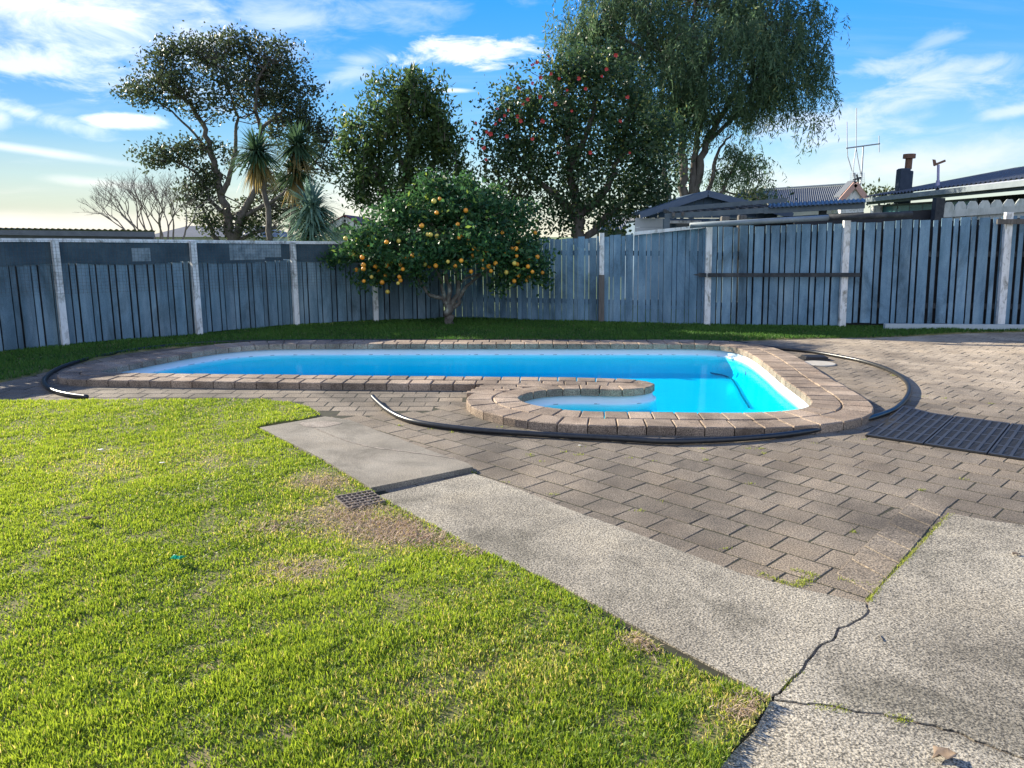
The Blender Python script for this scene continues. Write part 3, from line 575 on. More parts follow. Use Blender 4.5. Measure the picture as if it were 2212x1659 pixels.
gx = np.concatenate(gx); gy = np.concatenate(gy)
clump = vnoise(gx, gy, 0.045, 3) * 0.45 + vnoise(gx, gy, 0.13, 5) * 0.55; big = vnoise(gx, gy, 0.6, 8)
st_ = straw(gx, gy); keep = rng.random(len(gx)) < (0.84 + 0.6 * clump) * (1 - 0.5 * st_)
gx, gy, clump, big, st_ = gx[keep], gy[keep], clump[keep], big[keep], st_[keep]
dist = np.hypot(gx, gy)
hg = (0.015 + 0.013 * rng.random(len(gx)) + 0.015 * clump) * (1 - 0.45 * st_) * (1 + 0.25 * (dist < 3)); wd = 0.0030 + 0.0026 * rng.random(len(gx)) + 0.0006 * dist * 0.7
vr = np.clip(0.45 + 0.16 * big + 0.16 * clump + rng.normal(0, 0.2, len(gx)), 0.02, 0.9); dead = rng.random(len(gx)) < (0.05 + 0.95 * st_); vr[dead] = rng.uniform(0.95, 1.0, dead.sum())
blades('grass', gx, gy, lawn_z(gx, gy) - .004, np.maximum(hg, .012), wd, vr, M['grass'], 1.05)
x, y = fill_lawn(LAWN, 2600, -4, 1.3, 1.3, 5.5); k = vnoise(x, y, .22, 12) > .25; x, y = x[k], y[k]; n_ = len(x)
blades('clover', x, y, lawn_z(x, y) + rng.uniform(.004, .012, n_), rng.uniform(.010, .018, n_), rng.uniform(.007, .011, n_), rng.uniform(.05, .5, n_), M['grass'], 1.0, .6)
tx, ty = [], []
for (u, v, rr, n_) in ((840, 1140, .17, 2400), (760, 1118, .17, 1800), (885, 1160, .12, 1300), (930, 1170, .08, 600), (700, 1048, .12, 900), (1000, 1195, .06, 500), (640, 1240, .10, 700), (1392, 1398, .05, 500), (590, 1150, .1, 450), (1630, 1545, .06, 500)):
    cx, cy = P(u, v); tx.append(rng.normal(cx, rr, n_)); ty.append(rng.normal(cy, rr * .8, n_))
tx = np.concatenate(tx); ty = np.concatenate(ty); k = inside(tx, ty, LAWN); tx, ty = tx[k], ty[k]; n_ = len(tx)
blades('dry_thatch', tx, ty, lawn_z(tx, ty) + rng.uniform(-.003, .012, n_), rng.uniform(.015, .04, n_), rng.uniform(.003, .006, n_), rng.uniform(0, 1, n_), M['thatch'], 1.05, .72)
x, y = fill_lawn(BACK, 2600, -11, 11, 6.8, 15.2); cl = vnoise(x, y, 0.3, 4); ds = np.hypot(x, y)
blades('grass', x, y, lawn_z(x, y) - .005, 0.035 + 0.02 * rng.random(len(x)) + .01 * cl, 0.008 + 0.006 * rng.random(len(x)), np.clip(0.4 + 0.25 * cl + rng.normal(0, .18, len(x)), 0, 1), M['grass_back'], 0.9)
# weeds in the joints
wx, wy = [], []
def weed_line(pts, n, sp):
    for (a, b) in zip(pts[:-1], pts[1:]):
        for _ in range(n):
            t = random.random(); wx.append(a[0] + (b[0] - a[0]) * t + random.gauss(0, sp)); wy.append(a[1] + (b[1] - a[1]) * t + random.gauss(0, sp))
weed_line([S(2410, 1672), S(2437, 1632), S(2500, 1566), S(2532, 1535), S(2592, 1470), S(2640, 1425)], 260, 0.009)
weed_line([S(2105, 1590), S(2160, 1612), S(2212, 1628), S(2262, 1596), S(2205, 1582)], 90, 0.012); weed_line([S(2212, 1628), S(2245, 1605)], 160, 0.016)
weed_line([S(2320, 1605), S(2437, 1628)], 60, 0.008); weed_line([S(2170, 1915), S(2215, 1868)], 90, 0.012); weed_line([S(2260, 1960), S(2350, 1972)], 110, 0.013); weed_line([S(2480, 1992), S(2520, 2004)], 160, 0.014)
weed_line([P(1012, 1018), P(1030, 1022)], 60, 0.012)
for (u, v) in ((1392, 1185), (1420, 1180), (1468, 1260), (1475, 1265), (1408, 1338), (1534, 1372), (1608, 1263), (1570, 1254), (1620, 1240), (1776, 1418), (1770, 1414), (1840, 1390), (1815, 1278), (1750, 1270), (1960, 1276), (2010, 1522), (2368, 1476), (2085, 1342), (2075, 1244), (2120, 1258), (2260, 1230), (2258, 1085), (1200, 1190), (2560, 1360), (2680, 1330), (2150, 1000), (2300, 1010), (2560, 1100), (2620, 1105), (2750, 1120), (2520, 1115), (2480, 1042), (2110, 1244), (1945, 1245), (2400, 1220), (1500, 1280), (1250, 1200), (1110, 1180)):
    c = S(u, v)
    for _ in range(random.randint(10, 34)): wx.append(c[0] + random.gauss(0, .018)); wy.append(c[1] + random.gauss(0, .01))
wx, wy = np.array(wx), np.array(wy)
o = blades('weeds', wx, wy, np.full(len(wx), -0.004), rng.uniform(.007, .02, len(wx)), rng.uniform(.003, .006, len(wx)), rng.uniform(0, 1, len(wx)), M['weed'], 0.95)

# ------------------------------------------------------------------ fences
def interp_top(line, tops, i, f): return tops[i] + (tops[i + 1] - tops[i]) * f
def palings(p0, p1, ztop0, ztop1, z0, wide, nar, gap, seed, ragged=0.02, skip=None):
    mb = MB(); r = random.Random(seed); L = math.dist(p0, p1); s = 0.012; k = 0
    while s < L - 0.03:
        w = (wide if k % 2 == 0 else nar) * r.uniform(.93, 1.07); e = min(s + w, L - 0.004)
        f0, f1 = s / L, e / L; a = (p0[0] + (p1[0] - p0[0]) * f0, p0[1] + (p1[1] - p0[1]) * f0); b = (p0[0] + (p1[0] - p0[0]) * f1, p0[1] + (p1[1] - p0[1]) * f1)
        dz = r.uniform(-ragged, ragged * .6); off = r.uniform(0, .005) + (0 if k % 2 == 0 else 0.004)
        mb.cur = min(1, max(0, r.gauss(.5, .22)))
        mb.wall(a, b, z0 + r.uniform(-.01, .015), ztop0 + (ztop1 - ztop0) * f0 + dz, off, off + .018, None, ztop0 + (ztop1 - ztop0) * f1 + dz)
        s = e + gap * r.uniform(.6, 1.4); k += 1
    return mb
fl = thing('paling_fence', 'slate blue paling fence with dark shade cloth and wire netting along its top', 'fence', (-6.5, 11.2, 0))
topL = [1.63, 1.6, 1.585, 1.57, 1.545, 1.515, 1.505, 1.495]
wire = MB()
for i in range(len(FL) - 1):
    a, b = FL[i], FL[i + 1]; ta, tb_ = topL[i], topL[i + 1]
    palings(a, b, ta - .33, tb_ - .33, 0.03, .155, .07, .02, 40 + i, 0.012).build('paling_panel', M['fence_left'], fl)
    bk = MB(); bk.wall(a, b, 0.02, ta - .36, .05, .06, None, tb_ - .36); bk.build('backing_sheet', M['lining'], fl)
    cl_ = MB(); n_ = 10
    for k in range(n_):                          # cloth hangs with a slightly wavy lower edge
        f0, f1 = k / n_, (k + 1) / n_; L0 = (a[0] + (b[0] - a[0]) * f0, a[1] + (b[1] - a[1]) * f0); L1 = (a[0] + (b[0] - a[0]) * f1, a[1] + (b[1] - a[1]) * f1)
        h0 = -.34 + .02 * math.sin(3 * f0 + i) - .03 * math.sin(math.pi * f0); h1 = -.34 + .02 * math.sin(3 * f1 + i) - .03 * math.sin(math.pi * f1)
        cl_.wall(L0, L1, ta + h0, ta - .02, -.012, -.006, tb_ + h1 if k == n_ - 1 else ta + (tb_ - ta) * f1 + h1, ta + (tb_ - ta) * f1 - .02)
    cl_.build('shade_cloth', M['cloth'], fl)
    rl = MB(); rl.wall(a, b, ta - .05, ta, -.035, .02, tb_ - .05, tb_); rl.build('top_rail', M['white'], fl)
    d = Vector((b[0] - a[0], b[1] - a[1])); L = d.length; d /= L; n_ = int(L / .05)
    for k in range(n_):
        f = k / n_; q = (a[0] + d.x * L * f, a[1] + d.y * L * f); m_ = (q[0] + d.y * .10, q[1] - d.x * .10)
        wire.bar((*m_, ta + (tb_ - ta) * f - .8 + .05 * math.sin(i)), (*m_, ta + (tb_ - ta) * f - .03), .0022)
    for k in range(16):
        z = -.03 - k * .05; wire.bar((a[0] + d.y * .1, a[1] - d.x * .1, ta + z), (b[0] + d.y * .1, b[1] - d.x * .1, tb_ + z), .0022)
wire.build('wire_netting', M['wire'], fl)
for i in range(1, len(FL) - 1):
    p = FL[i]; mb = MB(); d = Vector((FL[i + 1][0] - FL[i - 1][0], FL[i + 1][1] - FL[i - 1][1])).normalized()
    a = (p[0] - d.x * .045, p[1] - d.y * .045); b = (p[0] + d.x * .045, p[1] + d.y * .045)
    mb.wall(a, b, -0.03, topL[i] - .02, -.095, -.015); mb.build('post', M['white'], fl)
for (u0, v0, u1, v1) in ((282, 536, 312, 565), (490, 528, 556, 562), (568, 528, 600, 556)):
    f = None                                     # pale panes showing behind the cloth
    for i in range(3, 6):
        a, b = FL[i], FL[i + 1]
        for k in range(60):
            q = (a[0] + (b[0] - a[0]) * k / 60, a[1] + (b[1] - a[1]) * k / 60)
            uu = 1106 + FPX * q[0] / (q[1] * math.cos(TH) + 0.1 * math.sin(TH))
            if f is None and uu > u0: f = (q, i)
    q, i = f; a, b = FL[i], FL[i + 1]; d = Vector((b[0] - a[0], b[1] - a[1])).normalized(); ln_ = (u1 - u0) / FPX * q[1] * 1.25
    zt, zb = at((u0 + u1) / 2, v0, q[1]).z, at((u0 + u1) / 2, v1, q[1]).z
    mb = MB(); mb.wall(q, (q[0] + d.x * ln_, q[1] + d.y * ln_), zb, zt, -.017, -.0135); mb.build('pale_patch', M['pale_patch'], fl)

fr_ = thing('paling_fence', 'weathered sky blue paling fence with white posts running right from the orange tree', 'fence', (3.5, 13.95, 0))
topR = [1.52, 1.56, 1.60, 1.77, 1.84, 1.95, 2.02]
z0R = [0.02, 0.02, 0.02, 0.02, 0.02, 0.10, 0.14]
for i in range(len(FR) - 1):
    a, b = FR[i], FR[i + 1]; wide = (.13, .13, .135, .145, .165, .17)[i]; gp = (.010, .009, .011, .031, .043, .045)[i]
    palings(a, b, topR[i] - .01, topR[i + 1] - .01, z0R[i] if i < 4 else 0.08, wide, .07, gp, 80 + i, 0.03 if i < 3 else .02).build('paling_panel', M['fence'], fr_)
    for zr in (.35, 1.25): rb = MB(); rb.wall(a, b, zr, zr + .09, .035, .08, None, zr + .09); rb.build('back_rail', M['batten'], fr_)
    if i >= 3: bk = MB(); bk.wall((a[0] + .55 * (i == 3), a[1] - .05 * (i == 3)), b, 0.02, topR[i] - .05, .10, .12, None, topR[i + 1] - .05); bk.build('backing_sheet', M['lining'], fr_)
def rpost(p, z0, z1, w, m, name='post', t0=-.085, t1=-.012):
    mb = MB(); mb.wall((p[0] - w / 2, p[1]), (p[0] + w / 2, p[1]), z0, z1, t0, t1); return mb.build(name, m, fr_)
rpost(FR[1], -.02, 1.5, .07, M['fence']); rpost(FR[2], .9, 1.66, .085, M['white']); o = rpost(FR[2], -.02, .898, .10, M['grey_wood'], 'post_base')
rpost(FR[3], -.02, 1.81, .105, M['white']); rpost(FR[4], -.02, 1.87, .115, M['white']); rpost(FR[5], 0.08, 2.0, .125, M['white'])
def on_r(u, i):                                  # plan point of the fence bay i under picture column u
    a, b = FR[i], FR[i + 1]; k = (u - 1106) / FPX * (math.cos(TH) + 0.12 * math.sin(TH)) ** -1
    t = (k * a[1] - a[0]) / ((b[0] - a[0]) - k * (b[1] - a[1])); return (a[0] + (b[0] - a[0]) * t, a[1] + (b[1] - a[1]) * t)
cr = MB(); a, b = on_r(1370, 2), on_r(1521, 2); cr.wall(a, b, 1.62, 1.68, -.05, .06, 1.745, 1.80); cr.build('cap_rail', M['white'], fr_)
bt = MB(); a, b = on_r(1502, 2), FR[3]; bt.wall((a[0] + .1, a[1]), b, 0.885, .955, -.125, -.09); bt.wall(FR[3], FR[4], .885, .955, -.125, -.09, .90, .97); c_ = on_r(1855, 4); bt.wall(FR[4], c_, .90, .97, -.125, -.09)
q0 = (a[0] + .1, a[1]); bt.add([(q0[0], q0[1] - .125, .885), (q0[0], q0[1] - .125, .955), (q0[0] - .16, q0[1] - .09, .925), (q0[0], q0[1] - .09, .885), (q0[0], q0[1] - .09, .955)], [(0, 1, 2), (3, 2, 4), (1, 4, 2), (0, 2, 3)])
bt.build('batten', M['batten'], fr_)
bt = MB(); a = on_r(2138, 4); bt.wall(a, FR[5], 1.80, 1.885, -.14, -.095); bt.wall(FR[5], FR[6], 1.80, 1.885, -.14, -.095, 1.82, 1.905); bt.build('batten', M['grey_wood'], fr_)
mb = MB(); a, b = at(1490, 487, 13.75), at(1790, 470, 13.5); c_ = at(1970, 463, 13.35)
mb.tube([a, a + (b - a) * .5, b], [.048, .048, .048], 10); gp_ = thing('gutter_pipe', 'long grey plastic gutter pipe resting along the top of the right fence', 'pipe', a); mb.build('pipe_length', M['gutter'], gp_, True)
mb = MB(); mb.tube([b, c_], [.053, .053], 10); mb.build('dark_sleeve', M['batten'], gp_, True)
mb = MB(); a, b = P(1888, 708), (11.0, 13.0); mb.wall((a[0], 13.28), b, -.02, .115, -.05, .03); tag(mb.build('timber_plank', M['plank']), 'pale blue-grey plank on edge along the foot of the right fence', 'plank')

for ch_ in fr_.children:                         # the whole fence run leans a little to the left
    for v_ in ch_.data.vertices: v_.co.x -= (.014 + .0035 * max(0, v_.co.x - 1)) * v_.co.z
# ------------------------------------------------------------------ hose, mat and small things by the pool
hz = 0.0235
H = [P(*p, hz) for p in ((188, 858), (150, 853), (118, 845), (98, 832), (97, 818), (115, 802), (150, 787), (205, 772), (290, 756), (400, 744), (520, 738.5), (700, 736.5), (900, 736), (1106, 736.5), (1300, 737.5), (1500, 738), (1600, 741))]
H += [S(*(1841 + x / 2.212, 550 + y / 2.212), hz) for x, y in ((560, 906), (680, 920), (900, 941), (1100, 975), (1230, 1003), (1350, 1041), (1440, 1084), (1492, 1130), (1508, 1175), (1490, 1225), (1440, 1280), (1370, 1318), (1200, 1370), (1000, 1412), (800, 1445), (600, 1468), (300, 1488), (0, 1494))]
H += [S(*(900 + x / 2.212, 550 + y / 2.212), hz) for x, y in ((1800, 1478), (1400, 1456), (1000, 1430), (800, 1410), (600, 1382), (480, 1350), (385, 1300), (318, 1250), (297, 1233))]
Hz = [hz + .003] * len(H); Hz[-1] = .05; Hz[-2] = .04; Hz[-3] = .028
mb = MB(); mb.tube(catmull([(x, y, z) for (x, y), z in zip(H, Hz)], 6), .0235, 10); tag(mb.build('hose', M['hose'], None, True), 'long black pool hose looped on the paving right round the pool', 'hose')
rm = thing('rubber_mat', 'black ridged rubber anti-fatigue mat lying on the pavers at the right', 'mat', (3.4, 6.2, 0))
m0, m1, m3 = Vector(S(2399, 1211)), Vector(S(2841, 1279)), Vector(S(2478, 1137)); ex_ = (m1 - m0).normalized(); ey_ = (m3 - m0); Wm = ey_.length; ey_ = Vector((-ex_.y, ex_.x)); Lm = 1.72
mp3 = lambda a, b, z: (m0.x + ex_.x * a + ey_.x * b, m0.y + ex_.y * a + ey_.y * b, z + .035 * max(0, 1 - a / .25) * max(0, (b - Wm * .45) / (Wm * .55)))
base = MB(); ns_ = 10
for i in range(ns_):
    a0, a1 = Lm * i / ns_, Lm * (i + 1) / ns_
    base.hexa([mp3(a0, 0, .003), mp3(a1, 0, .003), mp3(a1, Wm, .003), mp3(a0, Wm, .003)], [mp3(a0, 0, .008), mp3(a1, 0, .008), mp3(a1, Wm, .008), mp3(a0, Wm, .008)])
base.build('mat_base', M['rubber_dark'], rm)
rib = MB(); sect = Lm / 4
def rbar(a0, a1, b0, b1, h=.019): rib.hexa([mp3(a0, b0, .007), mp3(a1, b0, .007), mp3(a1, b1, .007), mp3(a0, b1, .007)], [mp3(a0, b0, h), mp3(a1, b0, h), mp3(a1, b1, h), mp3(a0, b1, h)])
nb = 4
for s_ in range(4):
    A0 = s_ * sect + .006; nc = 6; cw = (sect - .012) / nc
    for c in range(nc + 1):
        x_ = A0 + c * cw; wv = .022 if 0 < c < nc else .014; x_ = min(max(x_, A0 + .007), A0 + nc * cw - .007)
        for bb in range(nb): rbar(x_ - wv / 2, x_ + wv / 2, Wm * bb / nb, Wm * (bb + 1) / nb)
    for c in range(nc):
        for bb in range(nb + 1): y_ = min(max(Wm * bb / nb, .016), Wm - .016); rbar(A0 + c * cw + .01, A0 + (c + 1) * cw - .01, y_ - .016, y_ + .016, .0187)
        for bb in range(nb):
            for k in range(1, 7): y_ = Wm * (bb + k / 7) / nb; rbar(A0 + c * cw + .01, A0 + (c + 1) * cw - .01, y_ - .0095, y_ + .0095, .0165)
rib.build('mat_ribs', M['rubber'], rm)
q = S(2258, 997); tk = thing('skimmer_cover', 'small black skimmer box with a cut corner on the paving behind the coping', 'pool fitting', (q[0], q[1], 0))
mb = MB(); mb.prism([(q[0] - .14, q[1] - .09), (q[0] + .15, q[1] - .09), (q[0] + .15, q[1] + .10), (q[0] - .14, q[1] + .10)], 0.0, .05, .012); mb.build('box', M['black'], tk)
mb = MB(); mb.prism([(q[0] - .17, q[1] - .11), (q[0] + .18, q[1] - .11), (q[0] + .18, q[1] + .12), (q[0] - .17, q[1] + .12)], 0.0, .018, .004); mb.build('flange', M['black'], tk)
q = S(2272, 1010); mb = MB(); mb.prism([(q[0] + .2 * math.cos(a), q[1] + .2 * math.sin(a)) for a in np.linspace(0, 2 * math.pi, 29)[:-1]], 0.0, .014, .004); tag(mb.build('round_lid', M['disc']), 'round cream lid lying flat on the paving beside the black skimmer box', 'lid')
g0 = [Vector(P(*p)) for p in ((722, 1088), (760, 1074), (812, 1074), (832, 1084), (790, 1099), (745, 1101))]
gd = thing('drain_grate', 'rusty square iron drain grate set in the lawn beside the concrete step', 'grate', (P(775, 1086)[0], P(775, 1086)[1], 0))
c_ = Vector(P(778, 1088)); e1 = (Vector(P(815, 1074)) - Vector(P(735, 1089))).normalized(); e2 = Vector((-e1.y, e1.x)); mb = MB(); w_ = .115
for k in range(8):
    t_ = -w_ + 2 * w_ * k / 7; mb.bar((*(c_ + e1 * t_ - e2 * w_), .026), (*(c_ + e1 * t_ + e2 * w_), .026), .007, .012)
for k in range(6):
    t_ = -w_ + 2 * w_ * k / 5; mb.bar((*(c_ + e2 * t_ - e1 * w_), .027), (*(c_ + e2 * t_ + e1 * w_), .027), .009, .016)
mb.build('bars', M['iron'], gd)
mb = MB(); mb.prism([tuple(c_ + e1 * a + e2 * b) for a, b in ((-w_, -w_), (w_, -w_), (w_, w_), (-w_, w_))], -.01, .016, .002); mb.build('pit', M['lining'], gd)
def scrap(name, u, v, size, m, label, cat, seed, z=.02, curl=.4):
    r = random.Random(seed); c = P(u, v); mb = MB(); pts = []
    for i in range(4):
        for j in range(4):
            a, b = (i / 3 - .5), (j / 3 - .5); k = 1 - .55 * abs(b) * 2 * abs(a) * 2
            pts.append((c[0] + a * size * k + r.gauss(0, size * .06), c[1] + b * size * .6 * k + r.gauss(0, size * .06), z + size * curl * (abs(b) * .8 + abs(a) * .4) * r.uniform(.5, 1.2)))
    mb.add(pts, [(i * 4 + j, i * 4 + j + 1, i * 4 + j + 5, i * 4 + j + 4) for i in range(3) for j in range(3)])
    o = mb.build(name, m, None, True); o.modifiers.new('thick', 'SOLIDIFY').thickness = .0012; return tag(o, label, cat)
scrap('wrapper', 386, 1228, .085, M['wrapper'], 'crumpled bright green foil wrapper lying in the front lawn', 'litter', 1, .04, .7)
scrap('dry_leaf', 190, 1139, .075, M['dryleaf'], 'dry brown leaf standing in the lawn above the green wrapper', 'leaf', 2, .04, .7)
scrap('dry_leaf', 2040, 1641, .10, M['dryleaf'], 'curled brown leaf on the concrete at the bottom right corner', 'leaf', 3, .008, .35)
scrap('dry_leaf', 2193, 1201, .05, M['dryleaf'], 'small curled leaf on the concrete slab near the right edge', 'leaf', 4, .008, .4)
scrap('paper_scrap', 218, 1203 - 220, .06, M['paper'], 'pale scrap in the sunlit lawn near the paving left of the hose end', 'litter', 5, .04, .2)
scrap('paper_scrap', 352, 1012, .05, M['paper'], 'pale papery scrap in the lawn left of the concrete step', 'litter', 6, .04, .2)
scrap('paper_scrap', 1252, 964, .035, M['paper'], 'small white scrap on the pavers below the hose', 'litter', 7, .006, .2)
mb = MB(); tw = [(*S(2441, 1766), .007), (*S(2443, 1775), .011), (*S(2449, 1782), .008)]; mb.tube(tw, .0025, 5); tag(mb.build('twig', M['bark']), 'short dark twig on the large concrete slab', 'twig')

# ------------------------------------------------------------------ buildings over the fence
def corr(mb, A, B, Cc, Dd, waves, amp=.009, k=6):  # corrugated sheet, waves along A->B
    A, B, Cc, Dd = map(Vector, (A, B, Cc, Dd)); n = waves * k; nv = (B - A).cross(Dd - A).normalized(); vs = []
    for i in range(n + 1):
        f = i / n; w = nv * amp * math.sin(2 * math.pi * waves * f); vs += [A + (B - A) * f + w, Dd + (Cc - Dd) * f + w]
    mb.add(vs, [(2 * i, 2 * i + 2, 2 * i + 3, 2 * i + 1) for i in range(n)])
# blue shed
Ys = 17.5; ap = at(1523, 417, Ys); le = at(1393, 459, Ys); re_ = at(1690, 446, Ys); re_.z = le.z
sh = thing('garden_shed', 'blue gabled garden shed with cream weatherboards behind the fence', 'shed', (ap.x, Ys, 0))
mb = MB(); zt = lambda x: le.z + (ap.z - le.z) * (1 - abs(x - ap.x) / ((ap.x - le.x) if x < ap.x else (re_.x - ap.x)))
xs = np.arange(le.x + .1, re_.x - .1, .2)
for x0 in xs: mb.cur = random.random(); x1 = min(x0 + .19, re_.x - .1); mb.hexa([(x0, Ys, 2.0), (x1, Ys, 2.0), (x1, Ys + .03, 2.0), (x0, Ys + .03, 2.0)], [(x0, Ys, max(zt(x0), 2.0) - .03), (x1, Ys, max(zt(x1), 2.0) - .03), (x1, Ys + .03, max(zt(x1), 2.0) - .03), (x0, Ys + .03, max(zt(x0), 2.0) - .03)])
mb.build('gable', M['shed_blue'], sh)
mb = MB(); mb.box(le.x + .1, re_.x - .1, Ys + .01, Ys + 3.5, -.03, 1.99); mb.build('wall', M['shed_blue'], sh)
mb = MB(); wL = at(1372, 500, Ys - .1).x; wR = at(1438, 500, Ys - .1).x
for k in range(9): mb.wall((wL, Ys - .06), (wR, Ys - .06), .2 + k * .2, .2 + k * .2 + .195, -.02 + .0, .02)
mb.build('weatherboards', M['cream_wall'], sh)
mb = MB()
for s_ in (-1, 1):
    e = le if s_ < 0 else re_; x_, z_ = e.x + s_ * .15, e.z - .05
    mb.hexa([(x_, Ys - .25, z_), (ap.x, Ys - .25, ap.z), (ap.x, Ys + 3.6, ap.z), (x_, Ys + 3.6, z_)], [(x_, Ys - .25, z_ + .05), (ap.x, Ys - .25, ap.z + .05), (ap.x, Ys + 3.6, ap.z + .05), (x_, Ys + 3.6, z_ + .05)])
mb.build('roof', M['shed_roof'], sh)
mb = MB()
for s_ in (-1, 1):
    e = le if s_ < 0 else re_; mb.bar((e.x + s_ * .15, Ys - .27, e.z - .08), (ap.x, Ys - .27, ap.z - .03), .03, .12)
mb.build('barge_board', M['shed_roof'], sh)
wf = MB(); w0, w1 = at(1441, 476, Ys - .3), at(1520, 470, Ys - .3); wf.box(w0.x, w1.x, Ys - .12, Ys - .05, 1.2, 1.2 + .05); zt1 = w0.z
wf.box(w0.x, w1.x, Ys - .12, Ys - .05, zt1 - .06, zt1); wf.box(w0.x, w0.x + .06, Ys - .12, Ys - .05, 1.25, zt1 - .06); wf.box(w1.x - .06, w1.x, Ys - .12, Ys - .05, 1.25, zt1 - .06); wf.box((w0.x + w1.x) / 2 + .15, (w0.x + w1.x) / 2 + .2, Ys - .12, Ys - .05, 1.25, zt1 - .06)
wo_ = wf.build('window', M['white'], sh); gl = MB(); gl.box(w0.x + .03, w1.x - .03, Ys - .09, Ys - .07, 1.22, zt1 - .03); gl.build('pane', M['glass'], wo_)
# lean-to roof in front of the shed
lt = thing('lean_to', 'timber lean-to with exposed rafter ends and clear roof sheets beside the shed', 'lean-to', (4.8, 15.8, 0))
Yl = 15.8; b0, b1 = at(1436, 469, Yl), at(1760, 450, Yl - .7)
mb = MB(); mb.bar(at(1436, 467, Yl), at(1700, 452, Yl - .6), .06, .10); mb.bar(at(1650, 455, Yl - .5), at(1868, 443, Yl - 1.0), .06, .12); mb.build('beam', M['timber_blue'], lt)
mb = MB(); mb.bar(at(1445, 453, Yl + .3), at(1600, 440, Yl + .1), .06, .09); mb.bar(at(1600, 440, Yl + .1), at(1700, 432, Yl), .05, .08); mb.build('top_plate', M['timber_blue'], lt)
for k in range(12):
    f = k / 11; a = at(1452 + 215 * f, 461.5 - 13.5 * f, Yl - .05 * f); mb = MB(); mb.bar(a + Vector((0, -.15, -.02)), a + Vector((.12, 1.4, .10)), .055, .075); mb.build('rafter', M['grey_wood'], lt)
mb = MB()
corr(mb, at(1660, 449, Yl - .6), at(1870, 437, Yl - 1.1), at(1870, 432, Yl + .4) + Vector((0, 0, .03)), at(1660, 440, Yl + .8), 22, .014); mb.build('roof_sheet', M['shed_roof'], lt)
for (u, v0) in ((1441, 472), (1540, 472), (1780, 450)):
    a = at(u, v0, Yl - .3); mb = MB(); mb.box(a.x - .06, a.x + .06, a.y, a.y + .1, -.03, a.z); mb.build('post', M['timber_blue'], lt)
mb = MB(); a, b = at(1545, 470, Yl + .4), at(1870, 452, Yl - .4); mb.wall(a.xy, b.xy, -.03, a.z - .05, .2, .25, None, b.z - .05); mb.build('dark_screen', M['lining'], lt)
for (u, vt, lab) in ((1568, 467, 'short stump post with a split top sticking up behind the fence, left one'), (1605, 464, 'short dark stump post sticking up behind the fence, right one')):
    a = at(u, vt, 14.3); mb = MB(); mb.prism([(a.x - .07, 14.3), (a.x + .07, 14.3), (a.x + .07, 14.42), (a.x - .07, 14.42)], -.03, a.z, .015); tag(mb.build('stump_post', M['grey_wood']), lab, 'post', 'short posts behind the fence')
# corrugated iron house far behind
hs = thing('iron_roof_house', 'house with grey corrugated iron roof and small pink trimmed gable', 'house', (12, 27, 0))
rA, rB, eB, eA = at(1600, 414, 29), at(1836, 399, 27.5), at(1864, 441, 24), at(1560, 445, 25)
mb = MB(); corr(mb, eA, eB, rB, rA, 62, .02, 5); mb.build('roof', M['iron_roof'], hs)
mb = MB(); mb.bar(rA + Vector((0, 0, .03)), rB + Vector((0, 0, .03)), .14, .05); mb.build('ridge_cap', M['cream_wall'], hs)
mb = MB(); mb.wall((eA.x, eA.y + .3), (eB.x, eB.y + .3), -.03, min(eA.z, eB.z) - .05, 0, .2); mb.build('wall', M['cream_wall'], hs)
gA, gL, gR = at(1846, 399, 23.8), at(1815, 432, 23.8), at(1872, 432, 23.8)
mb = MB(); mb.add([gA, gL, gR, gA + Vector((0, .15, 0)), gL + Vector((0, .15, 0)), gR + Vector((0, .15, 0))], [(0, 1, 2), (3, 5, 4), (0, 3, 4, 1), (1, 4, 5, 2), (2, 5, 3, 0)]); mb.box(gL.x + .05, gR.x - .05, 23.82, 24.5, -.03, gL.z - .01); mb.build('gable', M['white'], hs)
for e in (gL, gR): mb = MB(); mb.bar(gA + Vector((0, -.06, .02)), e + Vector((0, -.06, -.02)), .05, .16); mb.build('barge_board', M['pink'], hs)
for e, e2_ in ((gL, rA), (gR, rB)):
    pass
mb = MB(); up = Vector((0, 0, .1)); mb.hexa([gA + up, gL + up, gL + Vector((0, .5, .1)), gA + Vector((0, .5, .1))], [gA + up * 1.4, gL + up * 1.4, gL + Vector((0, .5, .14)), gA + Vector((0, .5, .14))]); mb.hexa([gR + up, gA + up, gA + Vector((0, .5, .1)), gR + Vector((0, .5, .1))], [gR + up * 1.4, gA + up * 1.4, gA + Vector((0, .5, .14)), gR + Vector((0, .5, .14))]); mb.build('gable_roof', M['iron_roof'], hs)
# television aerial on that roof
ta = thing('tv_aerial', 'tall rooftop television aerial of thin rods and a crossbar', 'aerial', at(1848, 400, 24))
ya = 23.9; Aq = lambda u, v: at(u, v, ya); D2 = 2212 / 2841; Z3_ = lambda x, y: Aq((1841 + x / 2.212) * D2, y / 2.212 * D2)
mb = MB(); mb.tube([Z3_(1205, 1145), Z3_(1215, 1080), Z3_(1226, 900)], .022, 6); mb.tube([Z3_(1175, 1150), Z3_(1172, 1060)], .02, 6); mb.build('mast', M['steel'], ta)
mb = MB(); mb.tube([Z3_(1120, 910), Z3_(1328, 882)], .02, 6); mb.build('crossbar', M['steel'], ta)
for pts in (((1125, 748), (1127, 910), (1130, 960), (1158, 1052)), ((1184, 663), (1182, 905), (1190, 960), (1210, 1068)), ((1322, 833), (1323, 935)), ((1182, 905), (1168, 1000), (1162, 1085))):
    mb = MB(); mb.tube([Z3_(*p) for p in pts], .014, 5); mb.build('rod', M['steel'], ta)
mb = MB()
for k in range(9): mb.bar(Z3_(1145 + k * 11, 1062), Z3_(1145 + k * 11, 1125), .006)
